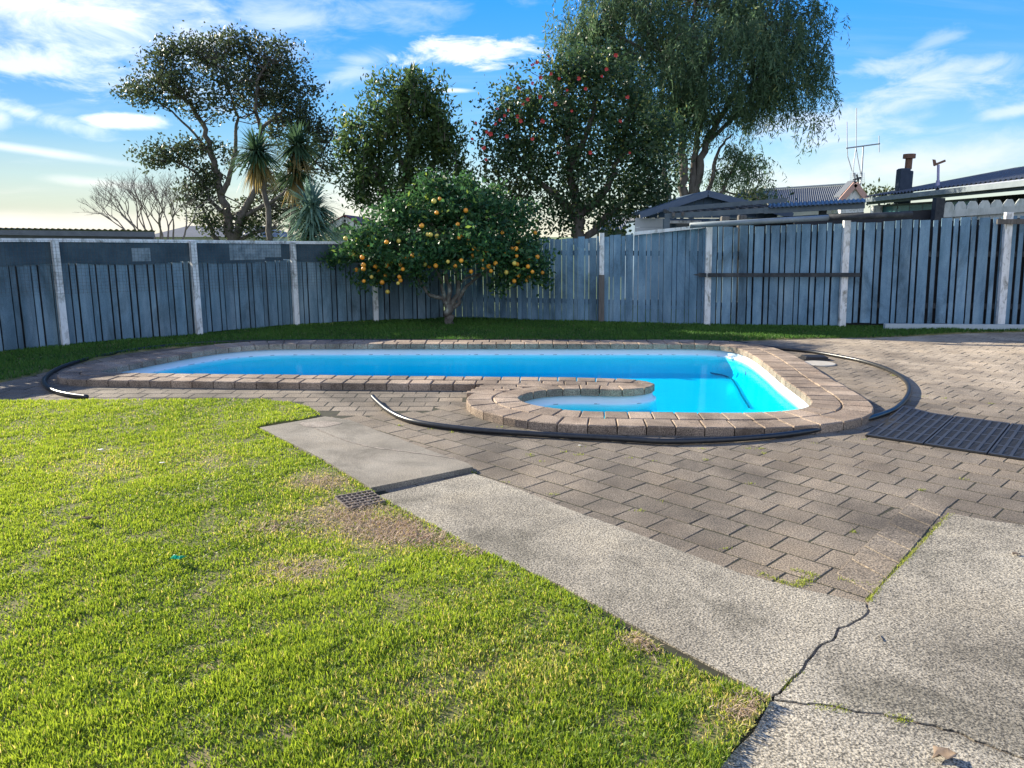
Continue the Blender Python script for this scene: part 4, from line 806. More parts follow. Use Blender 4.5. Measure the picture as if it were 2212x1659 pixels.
for k in range(6): mb.bar(Z3_(1145, 1062 + k * 12.5), Z3_(1233, 1062 + k * 12.5), .006)
mb.build('grid_panel', M['steel'], ta)
mb = MB(); mb.bar(Z3_(1165, 1105), Z3_(1210, 1090), .05); mb.bar(Z3_(1185, 1070), Z3_(1195, 1110), .04); mb.build('clamp', M['black'], ta)
# verandah house on the right
vh = thing('verandah_house', 'house with corrugated roof edge, white gutter and dark verandah on the right', 'house', (11, 17, 0))
ga, gb = at(1868, 433, 21.5), at(2212, 398.5, 14.9); gb.z = ga.z + .02; dr = (gb - ga); gc = gb + dr * .35; dh = Vector((dr.x, dr.y, 0)).normalized(); nh = Vector((-dh.y, dh.x, 0)); nh = nh if nh.y > 0 else -nh
mb = MB(); mb.bar(ga, gc, .12, .11); mb.build('gutter', M['gutter'], vh)
mb = MB(); o1 = Vector((0, 0, -.085)) + nh * .08; mb.bar(ga + o1, gc + o1, .05, .06); mb.build('fascia', M['timber_blue'], vh)
mb = MB(); up = Vector((0, 0, .1)); bk_ = nh * 4 + Vector((0, 0, .75)); corr(mb, ga + up, gc + up, gc + up + bk_, ga + up + bk_, int(dr.length * 1.35 / .16), .024, 6); mb.build('roof', M['iron_roof'], vh)
mb = MB(); wv0, wv1 = ga + nh * 1.9, gc + nh * 1.9; mb.wall(wv0.xy, wv1.xy, -.03, ga.z - .02, 0, .1); mb.build('wall', M['lining'], vh)
mb = MB(); mb.bar(ga + dh * .3 + nh * .2 + Vector((0, 0, -.15)), Vector((ga.x, ga.y, -.03)) + dh * .3 + nh * .2, .22); mb.build('post', M['white'], vh)
pA = ga + dh * 6.8 + nh * .3; mb = MB(); mb.bar(pA + Vector((0, 0, -.1)), Vector((pA.x, pA.y, -.03)), .1); mb.build('post', M['timber_blue'], vh)
for (u0, u1) in ((1888, 2022), (2040, 2105)):
    w0, w1 = at(u0, 452, 19.0), at(u1, 447, 17.2 if u1 < 2030 else 16.2); w0 = at(u0, 450, ga.y + (u0 - 1868) / 344 * dr.y + .5); w1 = at(u1, 445, ga.y + (u1 - 1868) / 344 * dr.y + .5)
    wf = MB(); wf.wall(w0.xy, w1.xy, 1.5, ga.z - .13, -.03, .03); wo_ = wf.build('window', M['teal_glass'], vh)
    fr2 = MB()
    for k in range(6): f = k / 5; q = w0.xy + (w1.xy - w0.xy) * f; fr2.box(q.x - .025, q.x + .025, q.y - .07, q.y - .02, 1.5, ga.z - .16)
    fr2.wall(w0.xy, w1.xy, ga.z - .18, ga.z - .13, -.07, -.03); fr2.build('frame', M['timber_blue'], wo_)
ch = MB(); c0 = at(1958, 420, 20.5); c1 = at(1940, 366, 20.5).x; c2 = at(1976, 366, 20.5).x; zt_ = at(1958, 363, 20.5).z; ch.prism([(c1 + .08, 20.5), (c2 - .1, 20.5), (c2 - .1, 20.75), (c1 + .08, 20.75)], 2.3, zt_, .03); ch.prism([(c2 - .099, 20.52), (c2, 20.55), (c2, 20.72), (c2 - .099, 20.74)], 2.3, zt_ - .06, .02); ch.tube([(c2 - .02, 20.56, zt_ - .55), (c2 - .02, 20.72, zt_ - .55)], .09, 10)
cho = ch.build('chimney', M['chimney'], vh); fl_ = MB(); q = at(1959, 363, 20.7); fl_.tube([(q.x, 20.63, zt_ - .02), (q.x, 20.63, zt_ + .26)], .085, 10); fl_.tube([(q.x, 20.63, zt_ + .25), (q.x, 20.63, zt_ + .36)], .15, 10); fl_.build('flue', M['rust'], cho)
vn = thing('weather_vane', 'lilac pole with a rusty brown vane on top above the verandah roof', 'vane', at(2025, 410, 19))
q0, q1 = at(2026, 412, 19), at(2027, 356, 19); mb = MB(); mb.tube([q0 + Vector((0, 0, -.4)), q0 + (q1 - q0) * .4], .045, 6); mb.tube([q0 + (q1 - q0) * .4, q1], .03, 6); mb.build('pole', M['lilac'], vn)
mb = MB(); a, b, c_ = at(2017, 357, 19), at(2028, 353, 19), at(2042, 347, 19); mb.bar(a, c_, .03, .05); mb.hexa([at(2016, 358, 18.98), at(2024, 356, 18.98), at(2024, 356, 19.02), at(2016, 358, 19.02)], [at(2014, 344, 18.98), at(2021, 345, 18.98), at(2021, 345, 19.02), at(2014, 344, 19.02)]); mb.build('vane', M['rust'], vn)
# cream picket fence with shaped tops and the dark end post
pf = thing('picket_fence', 'cream picket fence with pointed shaped tops above the blue palings at right', 'fence', (9, 14.4, 0))
a, b = at(2036, 455, 14.5), at(2300, 437, 14.2); dr2 = (b - a); mb = MB(); nP = 10; ztp = lambda f: at(2036 + 264 * f, 437 - 12 * f, a.y + dr2.y * f).z
for k in range(nP):
    f0, f1 = (k + .03) / nP, (k + .97) / nP; p0, p1 = a.xy + dr2.xy * f0, a.xy + dr2.xy * f1; z_ = ztp((f0 + f1) / 2); w_ = p1 - p0
    prof_ = [(0, 0.9), (1, 0.9), (1, z_ - .09), (.93, z_ - .055), (.72, z_), (.28, z_), (.07, z_ - .055), (0, z_ - .09)]
    m_ = MB(); m_.add([(p0.x + w_.x * t_, p0.y + w_.y * t_, z) for t_, z in prof_] + [(p0.x + w_.x * t_, p0.y + w_.y * t_ + .02, z) for t_, z in prof_], [tuple(range(8)), tuple(range(15, 7, -1))] + [(i, (i + 1) % 8 + 0, (i + 1) % 8 + 8, i + 8) for i in range(8)]); m_.build('picket', M['picket'], pf)
mb = MB(); mb.wall(a.xy, b.xy, at(2040, 470, 14.5).z, at(2040, 455, 14.5).z, -.05, -.005, at(2300, 452, 14.2).z, at(2300, 437, 14.2).z); mb.build('rail', M['picket'], pf)
mb = MB(); q = at(2029, 428, 14.5); mb.box(q.x - .09, q.x + .07, 14.42, 14.56, -.03, q.z); mb.build('end_post', M['batten'], pf)
mb = MB(); a, b = at(1720, 470, 14.5), at(2024, 452, 14.6); mb.wall(a.xy, b.xy, -.03, a.z, .05, .12, None, b.z); tag(mb.build('dark_wall', M['lining']), 'low black stained timber wall behind the right part of the blue fence', 'wall')
# low shed over the left fence
ls_ = thing('low_shed', 'low dark shed roof with pinprick gaps under its edge behind the left fence', 'shed', (-9, 13.6, 0))
a, b = at(-420, 486, 13.8), at(337, 499, 13.8); a.z = at(0, 487, 13.8).z; b.z = at(337, 497, 13.8).z
mb = MB(); corr(mb, a, b, Vector((b.x * 16.8 / 13.8 - .1, 16.8, b.z - .12)), a + Vector((0, 3, -.12)), 60, .012, 5); mb.build('roof', M['dark_roof'], ls_)
mb = MB(); mb.wall(a.xy, (b.x - .05, b.y), a.z - .12, a.z - .03, .02, .05, b.z - .12, b.z - .03); mb.build('fascia', M['dark_roof'], ls_)
mb = MB(); mb.wall((a.x, a.y + .1), (b.x - .12, b.y + .1), -.03, a.z - .1, .02, .06, None, b.z - .1); mb.build('wall', M['dark_roof'], ls_)
# small green gable and low far roofs on the left
gh = thing('green_house', 'small sage green gabled house with white barge boards behind the yucca', 'house', (-5.3, 25, 0))
A0, Lq, Rq = at(748, 473, 25), at(700, 500, 25), at(795, 500, 25); mb = MB()
mb.add([A0, Lq, Rq, A0 + Vector((0, 4, 0)), Lq + Vector((0, 4, 0)), Rq + Vector((0, 4, 0))], [(0, 1, 2), (3, 5, 4), (1, 4, 5, 2)]); mb.box(Lq.x + .2, Rq.x - .2, 25.05, 29, -.03, Lq.z - .01); mb.build('wall', M['green_wall'], gh)
for e in (Lq, Rq):
    mb = MB(); mb.bar(A0 + Vector((0, -.2, 0)), e + Vector((0, -.2, -.05)), .05, .17); mb.build('barge_board', M['white'], gh)
    mb = MB(); up = Vector((0, -.25, .09)); mb.hexa([A0 + up, e + up, e + Vector((0, 4, .09)), A0 + Vector((0, 4, .09))], [A0 + up + Vector((0, 0, .04)), e + up + Vector((0, 0, .04)), e + Vector((0, 4, .13)), A0 + Vector((0, 4, .13))]); mb.build('roof', M['red_trim'], gh)
fh = thing('far_house', 'distant pale roofed house glimpsed between the trunks at the left', 'house', (-15, 36, 0))
a, b = at(330, 507, 36), at(560, 503, 36); mb = MB(); mb.box(a.x, b.x, 36, 42, -.03, a.z - .05); mb.build('wall', M['cream_wall'], fh)
mb = MB(); mb.hexa([(a.x - .3, 35.6, a.z - .1), (b.x + .3, 35.6, a.z - .1), (b.x + .3, 42, a.z - .1), (a.x - .3, 42, a.z - .1)], [(a.x + .8, 38, a.z + .42), (b.x - .8, 38, a.z + .42), (b.x - .8, 40, a.z + .42), (a.x + .8, 40, a.z + .42)]); mb.build('roof', M['iron_roof'], fh)
fh = thing('far_house', 'low grey roofed house glimpsed between camellia trunk and blue shed', 'house', (3.5, 32, 0))
a, b = at(1290, 492, 32), at(1420, 488, 32); mb = MB(); mb.box(a.x, b.x, 32, 36, -.03, a.z - .05); mb.build('wall', M['timber_blue'], fh)
mb = MB(); corr(mb, (a.x - .3, 31.6, a.z - .1), (b.x + .3, 31.6, a.z - .1), (b.x - .5, 34, a.z + .6), (a.x + .5, 34, a.z + .6), 26, .02, 5); mb.build('roof', M['iron_roof'], fh)

# ------------------------------------------------------------------ trees
def leaves(cent, per, crad, llen, lwid, seed, droop=0.0, upb=0.3, cvar=0.16, altp=0.03):
    g = np.random.default_rng(seed); n = len(cent) * per
    c = np.repeat(cent, per, 0) + g.normal(0, 1, (n, 3)) * crad * np.array([1, 1, .8])
    d = g.normal(0, 1, (n, 3)); d[:, 2] += upb; d /= np.linalg.norm(d, axis=1)[:, None]; d[:, 2] -= droop; d /= np.linalg.norm(d, axis=1)[:, None]
    s = np.cross(d, g.normal(0, 1, (n, 3))); s /= np.linalg.norm(s, axis=1)[:, None]
    ll = (llen * g.uniform(.65, 1.3, n))[:, None]; ww = (lwid * g.uniform(.7, 1.25, n))[:, None] / 2
    V = np.stack([c, c + d * ll * .45 + s * ww, c + d * ll, c + d * ll * .45 - s * ww], 1).reshape(-1, 3)
    F = np.arange(n * 4).reshape(-1, 4); cv = np.repeat(g.normal(0, cvar, len(cent)), per)
    v = np.clip(.42 + cv + g.normal(0, .17, n), 0, .9); v[g.random(n) < altp] = 1.0
    return V, F, v
def clusters(blobs, Yt, dens, seed, hollow=0.45, dsc=.85):
    g = np.random.default_rng(seed); out = []
    for b in blobs:
        u, v, ru, rv = b[:4]; dy = b[4] if len(b) > 4 else 0; k = b[5] if len(b) > 5 else 1
        c = at(u, v, Yt + dy); px = (Yt + dy) / FPX * 1.02; rx, rz = ru * px, rv * px; ry = (rx + rz) / 2 * dsc
        n = max(6, int(dens * k * (rx * ry * rz) ** (2 / 3)))
        d = g.normal(0, 1, (n, 3)); d /= np.linalg.norm(d, axis=1)[:, None]; rr = g.uniform(hollow ** 2, 1, n) ** .5 * (1 + g.normal(0, .17, n))
        out.append(np.array(c) + d * rr[:, None] * np.array([rx, ry, rz]))
    return np.vstack(out)
def limbs(mb, ls, Yt, k=7):
    """ls: list of (points [(u,v,dy)], r0, r1); returns sample points along the limbs"""
    sm = []
    for pts, r0, r1 in ls:
        p = catmull([at(q[0], q[1], Yt + (q[2] if len(q) > 2 else 0)) for q in pts], 5); n = len(p)
        p = [q + Vector((random.gauss(0, .25 * r0), random.gauss(0, .25 * r0), 0)) if 0 < i < n - 1 else q for i, q in enumerate(p)]
        rr = [r0 + (r1 - r0) * (i / (n - 1)) for i in range(n)]; mb.tube(p, rr, k); sm += [(q, r_) for q, r_ in zip(p, rr)]
    return sm
def twigs(mb, sm, cent, frac, r0, seed, sag=.06):
    g = random.Random(seed); P_ = np.array([tuple(s[0]) for s in sm])
    for c in cent:
        if g.random() > frac: continue
        w = P_ - c; d2 = (w ** 2).sum(1) + np.maximum(0, P_[:, 2] - c[2]) ** 2 * 2; i = int(np.argmin(d2)); a = Vector(P_[i]); b = Vector(c); L = (b - a).length
        if L < .15: continue
        m1 = a + (b - a) * .4 + Vector((g.gauss(0, .07), g.gauss(0, .07), -sag + g.gauss(0, .06))) * L; m2 = a + (b - a) * .75 + Vector((g.gauss(0, .06), g.gauss(0, .06), g.gauss(0, .06))) * L
        rr = min(r0, sm[i][1] * .6); mb.tube([a, m1, m2, b], [rr, rr * .7, rr * .5, rr * .25], 4, False)
def tree(name, label, base, Yt, blobs, lmb, lm, bm, dens, per, crad, ll, lw, seed, tw=.6, twr=.02, hollow=.45, droop=0., upb=.3, altp=.03, cat='tree', group=None, dsc=.85):
    b = at(*base, Yt); root = thing(name, label, cat, (b.x, b.y, 0), group)
    ct = clusters(blobs, Yt, dens, seed, hollow, dsc); mb = MB(); random.seed(seed); sm = limbs(mb, lmb, Yt); twigs(mb, sm, ct, tw, twr, seed)
    mb.build('trunk', bm, root, True)
    V, F, v = leaves(ct, per, crad, ll, lw, seed + 1, droop, upb, altp=altp); mesh_np('crown', V, F, lm, root, var=v)
    return root, ct
# big dark spreading tree at the left
tree('broadleaf_tree', 'tall dark spreading tree with several stems standing behind the left fence', (495, 520), 24,
     [(395, 125, 85, 38, 0), (330, 190, 58, 38, -1), (465, 115, 70, 40, 1), (520, 95, 55, 32, 0), (590, 130, 62, 45, .5), (630, 195, 55, 55, 0), (560, 195, 70, 60, 1), (648, 250, 40, 35, -.5), (700, 290, 48, 36, 0), (495, 190, 55, 55, -1, .7), (400, 195, 60, 38, 0, .7), (300, 205, 32, 26, 0, .8), (625, 280, 55, 40, 0, .8), (440, 240, 50, 26, 0, .5),
      (365, 335, 62, 28, 0), (420, 320, 48, 22, 0), (322, 338, 32, 18, 0, .8), (440, 385, 48, 38, 0), (425, 430, 45, 40, 0), (460, 480, 45, 32, 0), (560, 460, 45, 40, 1), (640, 450, 50, 45, 1), (680, 340, 55, 28, 0), (600, 400, 45, 35, 2), (500, 340, 40, 26, 0, .6), (540, 490, 40, 22, 0), (720, 370, 40, 25, 0, .6), (690, 490, 40, 26, 1)],
     [([(500, 530, 0), (492, 480), (478, 420), (462, 350), (440, 280), (400, 215), (340, 180)], 0.163, 0.03), ([(505, 530, 0), (520, 470), (545, 420), (560, 360), (560, 280), (555, 190), (580, 130)], 0.136, 0.024), ([(478, 420), (500, 370), (510, 300), (505, 220), (470, 130)], 0.0884, 0.018), ([(488, 460), (460, 440), (430, 380), (370, 345)], 0.0816, 0.018), ([(520, 470), (560, 450), (610, 420), (680, 350), (720, 290)], 0.0816, 0.018), ([(505, 525), (560, 500), (640, 485), (700, 480)], 0.068, 0.018), ([(470, 520), (450, 480), (430, 430)], 0.0884, 0.024), ([(462, 350), (430, 300), (370, 240), (310, 205)], 0.0544, 0.012), ([(560, 280), (610, 240), (640, 200)], 0.0612, 0.012)],
     M['leaf_dark'], M['bark'], 125, 23, .15, .115, .06, 101, .6, .025, .3)
# mid evergreen with upright shoots
tree('leafy_tree', 'mid green bushy tree with upright shoots between dark left tree and red flowered tree', (870, 520), 19.5,
     [(860, 195, 55, 42, 0, .7), (905, 190, 42, 38, 0, .7), (830, 240, 55, 50, 0, .8), (915, 250, 60, 55, 0, .8), (765, 268, 26, 30, 0, .9), (990, 285, 18, 28, 0, .8), (752, 330, 26, 32, 0, .9), (808, 198, 24, 26, 0, .7), (948, 200, 18, 26, 0, .7), (1003, 390, 24, 34, 0, .9), (770, 400, 30, 30, 0, .8), (800, 300, 55, 55), (880, 310, 85, 65), (950, 300, 48, 60), (790, 360, 45, 45), (860, 385, 80, 60), (940, 370, 60, 55), (810, 430, 55, 40), (900, 445, 75, 40), (975, 340, 28, 45, 0, .7)],
     [([(870, 530), (872, 470), (880, 400), (885, 320), (880, 230), (875, 165)], .16, .03), ([(872, 470), (830, 410), (800, 340), (790, 300)], .09, .03), ([(875, 440), (920, 390), (945, 320), (940, 240)], .09, .02), ([(880, 380), (850, 300), (840, 220)], .07, .02)],
     M['leaf_mid'], M['bark'], 120, 24, .14, .135, .052, 202, .15, .015, .25, 0, .6, .05)
rt = [o for o in bpy.data.objects if o.name.startswith('leafy_tree')][0]
g_ = np.random.default_rng(5); sh_c = []; mb = MB()
for k in range(46):
    u = g_.uniform(775, 985); tv = 150 + abs(u - 890) ** 1.35 * .32 + g_.uniform(-12, 40); a = at(u + g_.uniform(-6, 6), tv + 70, 19.5 + g_.uniform(-.6, .6)); b = at(u, tv, a.y); mb.tube([a, b], [.012, .006], 4, False)
    for f in np.linspace(.1, 1, 7): sh_c.append(np.array(a.lerp(b, f)))
mb.build('shoots', M['bark'], rt); V, F, v = leaves(np.array(sh_c), 7, .035, .2, .06, 7, 0, .7); mesh_np('shoot_leaves', V, F, M['leaf_mid'], rt, var=v)
# small tree in the gap
tree('small_tree', 'small loose yellowish green tree in the gap behind the orange tree', (1060, 520), 18.6,
     [(1070, 400, 55, 40), (1040, 350, 25, 40, 0, .6), (1100, 440, 60, 40), (1130, 420, 40, 45), (1030, 440, 40, 35), (1090, 480, 60, 26)],
     [([(1060, 525), (1065, 470), (1075, 410), (1080, 370)], .07, .02), ([(1065, 470), (1110, 430), (1140, 400)], .04, .015)], M['leaf_shrub'], M['bark'], 110, 15, .13, .12, .06, 303, .5, .015, .3, altp=.1)
# red flowered camellia
cam_root, cam_ct = tree('camellia_tree', 'broad dark glossy tree dotted with red flowers in front of the weeping tree', (1250, 520), 18.5,
     [(1220, 150, 78, 45), (1285, 150, 75, 50), (1340, 190, 60, 50), (1120, 225, 68, 50), (1075, 285, 50, 45), (1190, 255, 95, 70), (1290, 250, 100, 75), (1375, 280, 80, 75), (1110, 340, 70, 45), (1190, 350, 90, 55), (1290, 360, 100, 65), (1390, 370, 75, 65), (1440, 300, 40, 55, .5), (1250, 440, 75, 36), (1340, 440, 85, 38, 0, .8), (1180, 430, 55, 36, 0, .6), (1210, 480, 46, 26), (1400, 430, 55, 40), (1315, 490, 50, 24, 0, .7)],
     [([(1250, 530), (1248, 480), (1240, 420), (1230, 330), (1225, 220)], .17, .04), ([(1246, 470), (1300, 420), (1340, 340), (1360, 260)], .12, .03), ([(1244, 460), (1200, 420), (1150, 380), (1110, 320)], .1, .03), ([(1262, 530), (1290, 490), (1330, 450), (1390, 400)], .11, .03), ([(1235, 360), (1270, 280), (1290, 190)], .09, .03)],
     M['leaf_camellia'], M['bark'], 130, 25, .15, .105, .062, 404, .15, .015, .25, altp=.05)
g_ = random.Random(8); fl_px = [(1172, 262), (1190, 160), (1208, 170), (1160, 135), (1150, 140), (1167, 210), (1140, 215), (1120, 190), (1090, 250), (1098, 238), (1080, 260), (1070, 268), (1125, 262), (1130, 225), (1118, 252), (1150, 180), (1168, 168), (1185, 122), (1060, 290), (1052, 285), (1050, 345), (1045, 320), (1205, 330), (1265, 192), (1250, 170), (1340, 262), (1300, 165), (1310, 150), (1225, 195), (1150, 300), (1095, 295), (1235, 240), (1360, 330), (1275, 330), (1200, 225), (1075, 235), (1330, 120), (1355, 210), (1020, 300), (1028, 265)]
for (u, v) in fl_px:
    a = at(u, v, 17.2 + g_.uniform(-.3, .5)); mb = MB(); rad = g_.uniform(.03, .055)
    for k in range(6):
        an = k * 1.05 + g_.random(); d = Vector((math.cos(an), -.5, math.sin(an))); s_ = Vector((-math.sin(an), .1, math.cos(an))); mb.add([a, a + d * rad * .6 + s_ * rad * .45, a + d * rad, a + d * rad * .6 - s_ * rad * .45], [(0, 1, 2, 3)])
    mb.build('flower', M['red'], cam_root)
# weeping tree
wr = thing('weeping_tree', 'huge weeping willow-like tree towering behind the blue shed', 'tree', (at(1490, 460, 23).x, 23, 0))
wb = [(1350, 30, 130, 80, 0), (1490, 0, 160, 110, 1), (1640, 30, 120, 90, 0), (1720, 110, 60, 75, 0), (1560, 130, 150, 95, -1), (1440, 170, 110, 90, 0), (1680, 180, 85, 50, 0), (1605, 215, 80, 34, 0), (1480, 235, 60, 45, 0, .8), (1245, 25, 45, 50, 0, .45), (1215, 85, 40, 30, 0, .5), (1300, 90, 60, 50, 1), (1755, 20, 40, 30, 0, .5), (1770, 125, 26, 40, 0, .5), (1735, 215, 40, 30, 0, .5), (1480, 340, 30, 30, 1.5, .25), (1600, 335, 42, 32, 0, .8), (1560, 370, 40, 35, 0, .7), (1640, 345, 24, 26, 0, .25), (1640, 420, 30, 16, 0, .25), (1410, 310, 34, 50, 1, .6)]
mb = MB(); random.seed(9)
sm = limbs(mb, [([(1480, 470), (1475, 400), (1478, 330), (1470, 240), (1440, 150), (1400, 60)], 0.156, 0.036), ([(1500, 470), (1510, 390), (1525, 310), (1570, 230), (1620, 130), (1660, 50)], 0.144, 0.03), ([(1490, 470), (1495, 400), (1505, 300), (1510, 200), (1500, 80), (1500, 0)], 0.12, 0.03), ([(1525, 310), (1600, 240), (1690, 160)], 0.072, 0.018), ([(1545, 440), (1570, 390), (1600, 335)], 0.072, 0.024), ([(1515, 460), (1535, 400), (1550, 330), (1580, 290)], 0.084, 0.024), ([(1440, 150), (1360, 90), (1280, 60)], 0.06, 0.018), ([(1455, 470), (1440, 390), (1430, 300), (1400, 220)], 0.096, 0.024)], 23)
ct = clusters(wb, 23, 48, 77, .5); twigs(mb, sm, ct, .4, .03, 4); mb.build('trunk', M['bark'], wr, True)
g_ = np.random.default_rng(12); per = 9; c = np.repeat(ct, per, 0) + g_.normal(0, .19, (len(ct) * per, 3)); ns = len(c); K = 15
ln_ = g_.uniform(.2, .95, ns); sw = g_.normal(0, .28, (ns, 2)); tt = np.linspace(0, 1, K)
pos = c[:, None, :] + np.stack([sw[:, :1] * tt * ln_[:, None], sw[:, 1:] * tt * ln_[:, None], -tt[None] ** 1.15 * ln_[:, None]], 2); pos = pos.reshape(-1, 3); n_ = len(pos)
d = g_.normal(0, .75, (n_, 3)); d[:, 2] -= 0.9; d /= np.linalg.norm(d, axis=1)[:, None]; s_ = np.cross(d, g_.normal(0, 1, (n_, 3))); s_ /= np.linalg.norm(s_, axis=1)[:, None]
ll = g_.uniform(.10, .2, n_)[:, None]; ww = g_.uniform(.010, .02, n_)[:, None]
V = np.stack([pos, pos + d * ll * .4 + s_ * ww, pos + d * ll, pos + d * ll * .4 - s_ * ww], 1).reshape(-1, 3); vv = np.clip(.4 + np.repeat(np.repeat(g_.normal(0, .16, len(ct)), per), K) + g_.normal(0, .15, n_), 0, .92); vv[g_.random(n_) < .02] = 1
mesh_np('crown', V, np.arange(n_ * 4).reshape(-1, 4), M['leaf_willow'], wr, var=vv)
# orange tree
ot, oc = tree('orange_tree', 'low rounded orange tree laden with fruit in front of the fence corner', (970, 705), 14.0,
     [(960, 460, 110, 62, .3), (860, 500, 90, 60, 0), (1060, 490, 95, 62, 0), (800, 545, 60, 45, 0), (900, 545, 90, 45, -.5), (1010, 545, 95, 48, -.6), (1110, 545, 75, 52, -.2), (1150, 560, 42, 45, 0), (955, 415, 60, 30, .4), (830, 585, 48, 28, -.2), (1110, 590, 50, 24, -.2), (780, 520, 40, 20, -.3, .6), (1000, 430, 55, 35, .5), (1060, 440, 50, 35, .6), (750, 545, 22, 10, -.2, .5), (980, 500, 120, 60, .3, .7), (795, 602, 26, 18, -.2, .7), (1085, 612, 28, 16, -.2, .7), (1168, 600, 20, 20, 0, .7), (742, 552, 18, 12, 0, .7), (845, 445, 36, 24, .2, .7), (1125, 470, 36, 28, .2, .7), (905, 598, 35, 16, -.4, .6), (925, 388, 32, 20, .4, .7), (1010, 396, 24, 16, .5, .6), (715, 560, 10, 6, 0, .8)],
     [([(972, 708), (969, 685), (968, 660)], 0.0863, 0.075), ([(968, 664), (955, 645), (935, 640), (918, 625), (905, 600), (890, 570)], 0.045, 0.0225), ([(968, 664), (958, 635), (950, 600), (925, 560)], 0.045, 0.0225), ([(969, 664), (970, 620), (960, 580), (962, 520)], 0.0488, 0.0225), ([(970, 664), (985, 640), (990, 610), (985, 560), (1000, 510)], 0.0525, 0.0225), ([(971, 668), (990, 655), (998, 630), (1030, 600), (1070, 570)], 0.045, 0.0188), ([(990, 615), (1010, 600), (1050, 590)], 0.03, 0.015)],
     M['leaf_citrus'], M['bark_lichen'], 250, 24, .09, .095, .05, 505, .12, .01, .3, .15, .2, .04)
of_px = [(186, 352, 1), (252, 495, 1), (344, 585, 0), (333, 518, 0), (390, 420, 0), (546, 385, 0), (652, 376, 1), (855, 240, 0), (904, 318, 1), (932, 320, 1), (988, 332, 2), (985, 127, 0), (1012, 5, 0), (962, 25, 1), (1170, 228, 0), (1182, 345, 0), (1212, 318, 0), (1262, 355, 0), (1264, 400, 2), (1240, 107, 0), (1560, 302, 0), (1850, 302, 0), (1700, 378, 0), (1648, 443, 0), (1680, 442, 0), (1868, 514, 0), (1787, 529, 0), (1718, 488, 0), (1686, 505, 0), (1824, 645, 0), (1912, 652, 0), (1790, 690, 0), (1770, 720, 0), (1664, 726, 0), (1702, 675, 0), (1692, 578, 0), (1312, 444, 0), (1350, 450, 0), (1424, 460, 0), (1304, 504, 0), (1366, 500, 0), (1402, 501, 0), (1382, 540, 0), (1338, 560, 0), (1392, 612, 0), (1460, 638, 0), (1286, 643, 0), (1200, 547, 0), (1148, 595, 0), (1083, 556, 1), (1060, 560, 0), (976, 592, 0), (920, 600, 0), (880, 580, 1), (808, 515, 0), (776, 500, 0), (725, 518, 0), (672, 585, 0), (688, 622, 0), (657, 690, 0), (668, 720, 0), (646, 745, 1), (532, 680, 0), (477, 645, 0), (446, 600, 0), (414, 690, 1), (346, 727, 0), (506, 738, 0), (554, 820, 1), (282, 628, 0), (344, 620, 0), (1500, 570, 0), (1440, 596, 0), (1585, 495, 0), (1595, 650, 1), (1785, 598, 0), (1665, 570, 1), (548, 590, 0)]
g_ = random.Random(3)
for (zx, zy, kd) in of_px:
    u, v = (900 + zx * .31646) * D2, (550 + zy * .31646) * D2; dyy = 13.05 + .35 * abs(u - 965) / 225 + g_.uniform(-.1, .55); a = at(u, v, dyy)
    mb = MB(); rad = g_.uniform(.031, .043); rings = [a + Vector((0, 0, rad * math.cos(t_))) for t_ in np.linspace(.05, math.pi - .05, 7)]; mb.cur = g_.random(); mb.tube(rings, [max(.004, rad * math.sin(t_)) for t_ in np.linspace(.05, math.pi - .05, 7)], 10)
    mb.build('orange', M['yellow_orange'] if kd else M['orange'], ot, True)
# cabbage trees and yucca
def sword(name, label, Yt, heads, trunk, lm, n, L, w, seed, dead=True, cat='cabbage tree', r0=.07):
    b = at(trunk[0][0], trunk[0][1], Yt); root = thing(name, label, cat, (b.x, b.y, 0)); mb = MB(); random.seed(seed); limbs(mb, [(trunk, r0, r0 * .75)], Yt, 7)
    for hd_ in heads[1:]: limbs(mb, [([trunk[-2], hd_[:2]], r0 * .7, r0 * .5)], Yt, 6)
    mb.build('trunk', M['bark'], root, True)
    for part, frac in (('crown', 1.0),) + ((('dead_leaves', .35),) if dead else ()):
        g = np.random.default_rng(seed + len(part)); Vs, Fs, vs = [], [], []; b0 = 0
        for (hu, hv, sz) in heads:
            c = np.array(at(hu, hv, Yt)); m = int(n * frac)
            z = g.uniform(-.45, 1, m) if part == 'crown' else g.uniform(-1, -.75, m); ph = g.uniform(0, 2 * np.pi, m); rr = np.sqrt(np.maximum(0, 1 - z * z))
            d = np.c_[rr * np.cos(ph), rr * np.sin(ph), z]; sd = np.c_[-np.sin(ph), np.cos(ph), np.zeros(m)] * w / 2; LL = L * sz * g.uniform(.75, 1.1, m)
            for q in range(5):
                t_ = q / 4; p = c + d * (LL * t_)[:, None] - np.c_[np.zeros(m), np.zeros(m), (.28 * rr + .1) * LL * t_ ** 2.2]; wq = (1, 1.15, .9, .55, .03)[q]; Vs.append(np.stack([p - sd * wq, p + sd * wq], 1))
            V = np.stack(Vs[-5:], 1).reshape(-1, 3); Vs = Vs[:-5] + [V]; k = np.arange(m)[:, None] * 10 + b0
            for q in range(4): Fs.append(k + np.array([2 * q, 2 * q + 1, 2 * q + 3, 2 * q + 2])); vs.append(np.clip(g.normal(.45, .2, m), 0, .92))
            b0 += m * 10
        mesh_np(part, np.vstack(Vs), np.vstack(Fs), lm if part == 'crown' else M['leaf_dead'], root, var=np.concatenate(vs))
sword('cabbage_tree', 'cabbage tree with one round spiky head on a thin bare trunk', 17.5, [(556, 330, 1.0)], [(583, 525, 0), (578, 450, 0), (570, 390, 0), (558, 335, 0)], M['leaf_sword'], 260, .78, .055, 31)
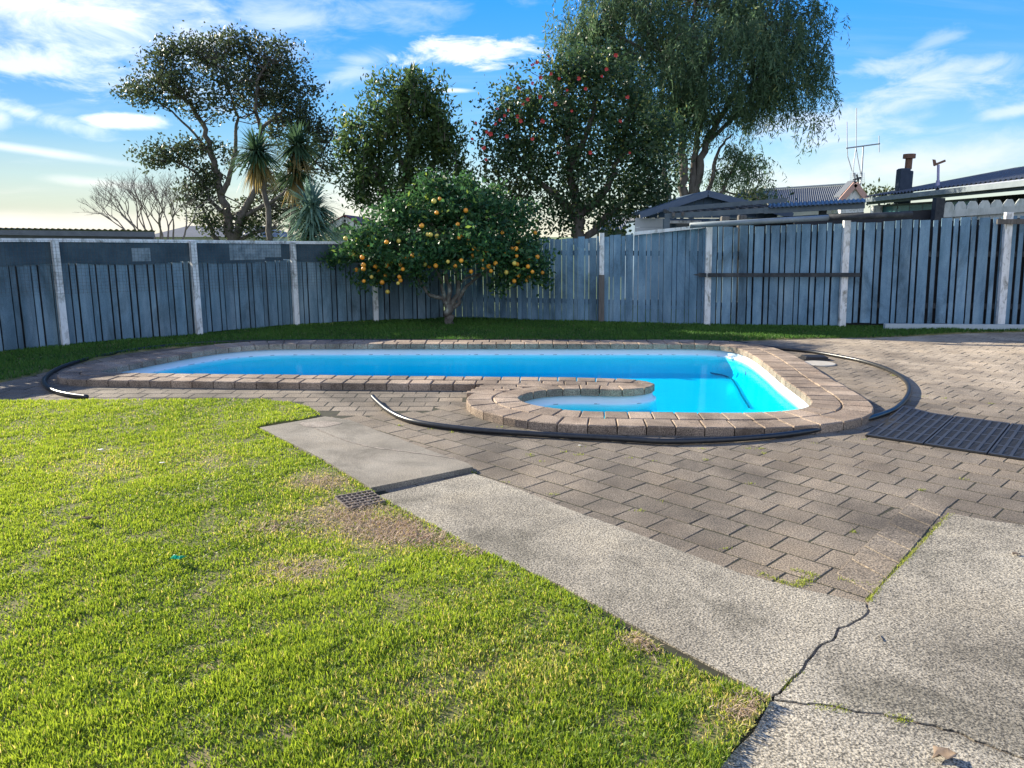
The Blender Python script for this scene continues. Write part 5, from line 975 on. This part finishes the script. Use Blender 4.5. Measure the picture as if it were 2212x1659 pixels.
sword('cabbage_tree', 'cabbage tree with stacked spiky heads just right of the single headed one', 18.2, [(642, 315, .9), (640, 375, .85)], [(628, 525, 0), (634, 460, 0), (640, 400, 0), (642, 325, 0)], M['leaf_sword'], 220, .8, .055, 37)
sword('yucca', 'pale blue-green yucca rosette rising just over the left fence', 16.2, [(672, 448, 1.0), (674, 480, 1.0), (670, 512, .95)], [(674, 560, 0), (673, 520, 0), (673, 480, 0), (672, 455, 0)], M['leaf_yucca'], 190, .80, .055, 43, False, 'yucca', .05)
# bare winter tree
bt_ = thing('bare_tree', 'leafless pale twiggy tree beside the low shed roof at left', 'tree', (at(300, 520, 22).x, 22, 0)); mb = MB(); random.seed(14)
def branch(p, d, L, r, lv):
    q = p + d * L; m_ = p + d * L * .5 + Vector((random.gauss(0, .04), random.gauss(0, .04), .02)) * L; mb.tube([p, m_, q], [r, r * .85, r * .7], 4 if lv > 1 else 6, False)
    if lv >= 6 or r < .003: return
    for k in range(2 if lv < 1 else random.choice((2, 2, 2, 3))):
        e = (d + Vector((random.gauss(0, .42), random.gauss(0, .35), random.gauss(.12, .25)))).normalized(); branch(q if k else m_.lerp(q, .6), e, L * random.uniform(.68, .88), r * .66, lv + 1)
for (u, lean) in ((312, -.45), (326, -.3), (340, -.2), (352, -.08), (362, .05), (374, .15), (300, -.75), (318, -.6), (388, .35), (345, .25)):
    a = at(u, 530, 22 + random.uniform(-.4, .4)); branch(a, Vector((lean, random.gauss(0, .2), 1)).normalized(), .56, .03, 0)
a = at(345, 620, 22); mb.tube([Vector((a.x, 22, -.05)), Vector((a.x, 22, at(345, 530, 22).z + .1))], [.14, .12], 7)
mb.build('branches', M['twig'], bt_)
# shrub behind the roofs
tree('shrub', 'olive green shrub showing between the iron roof and the chimney', (1905, 470), 26, [(1900, 418, 42, 20), (1880, 425, 25, 15), (1925, 425, 25, 18)], [([(1905, 520), (1903, 470), (1900, 425)], .06, .03)], M['leaf_shrub'], M['bark'], 60, 12, .12, .16, .07, 606, .3, .015, .2, altp=.08, cat='shrub')
tree('shrub', 'dark low shrub behind the blue shed roof at the foot of the weeping tree', (1640, 470), 21, [(1640, 425, 60, 24), (1590, 432, 40, 20)], [([(1640, 500), (1640, 460), (1640, 430)], .06, .03)], M['leaf_dark'], M['bark'], 55, 12, .13, .13, .06, 607, .3, .015, .2, cat='shrub')
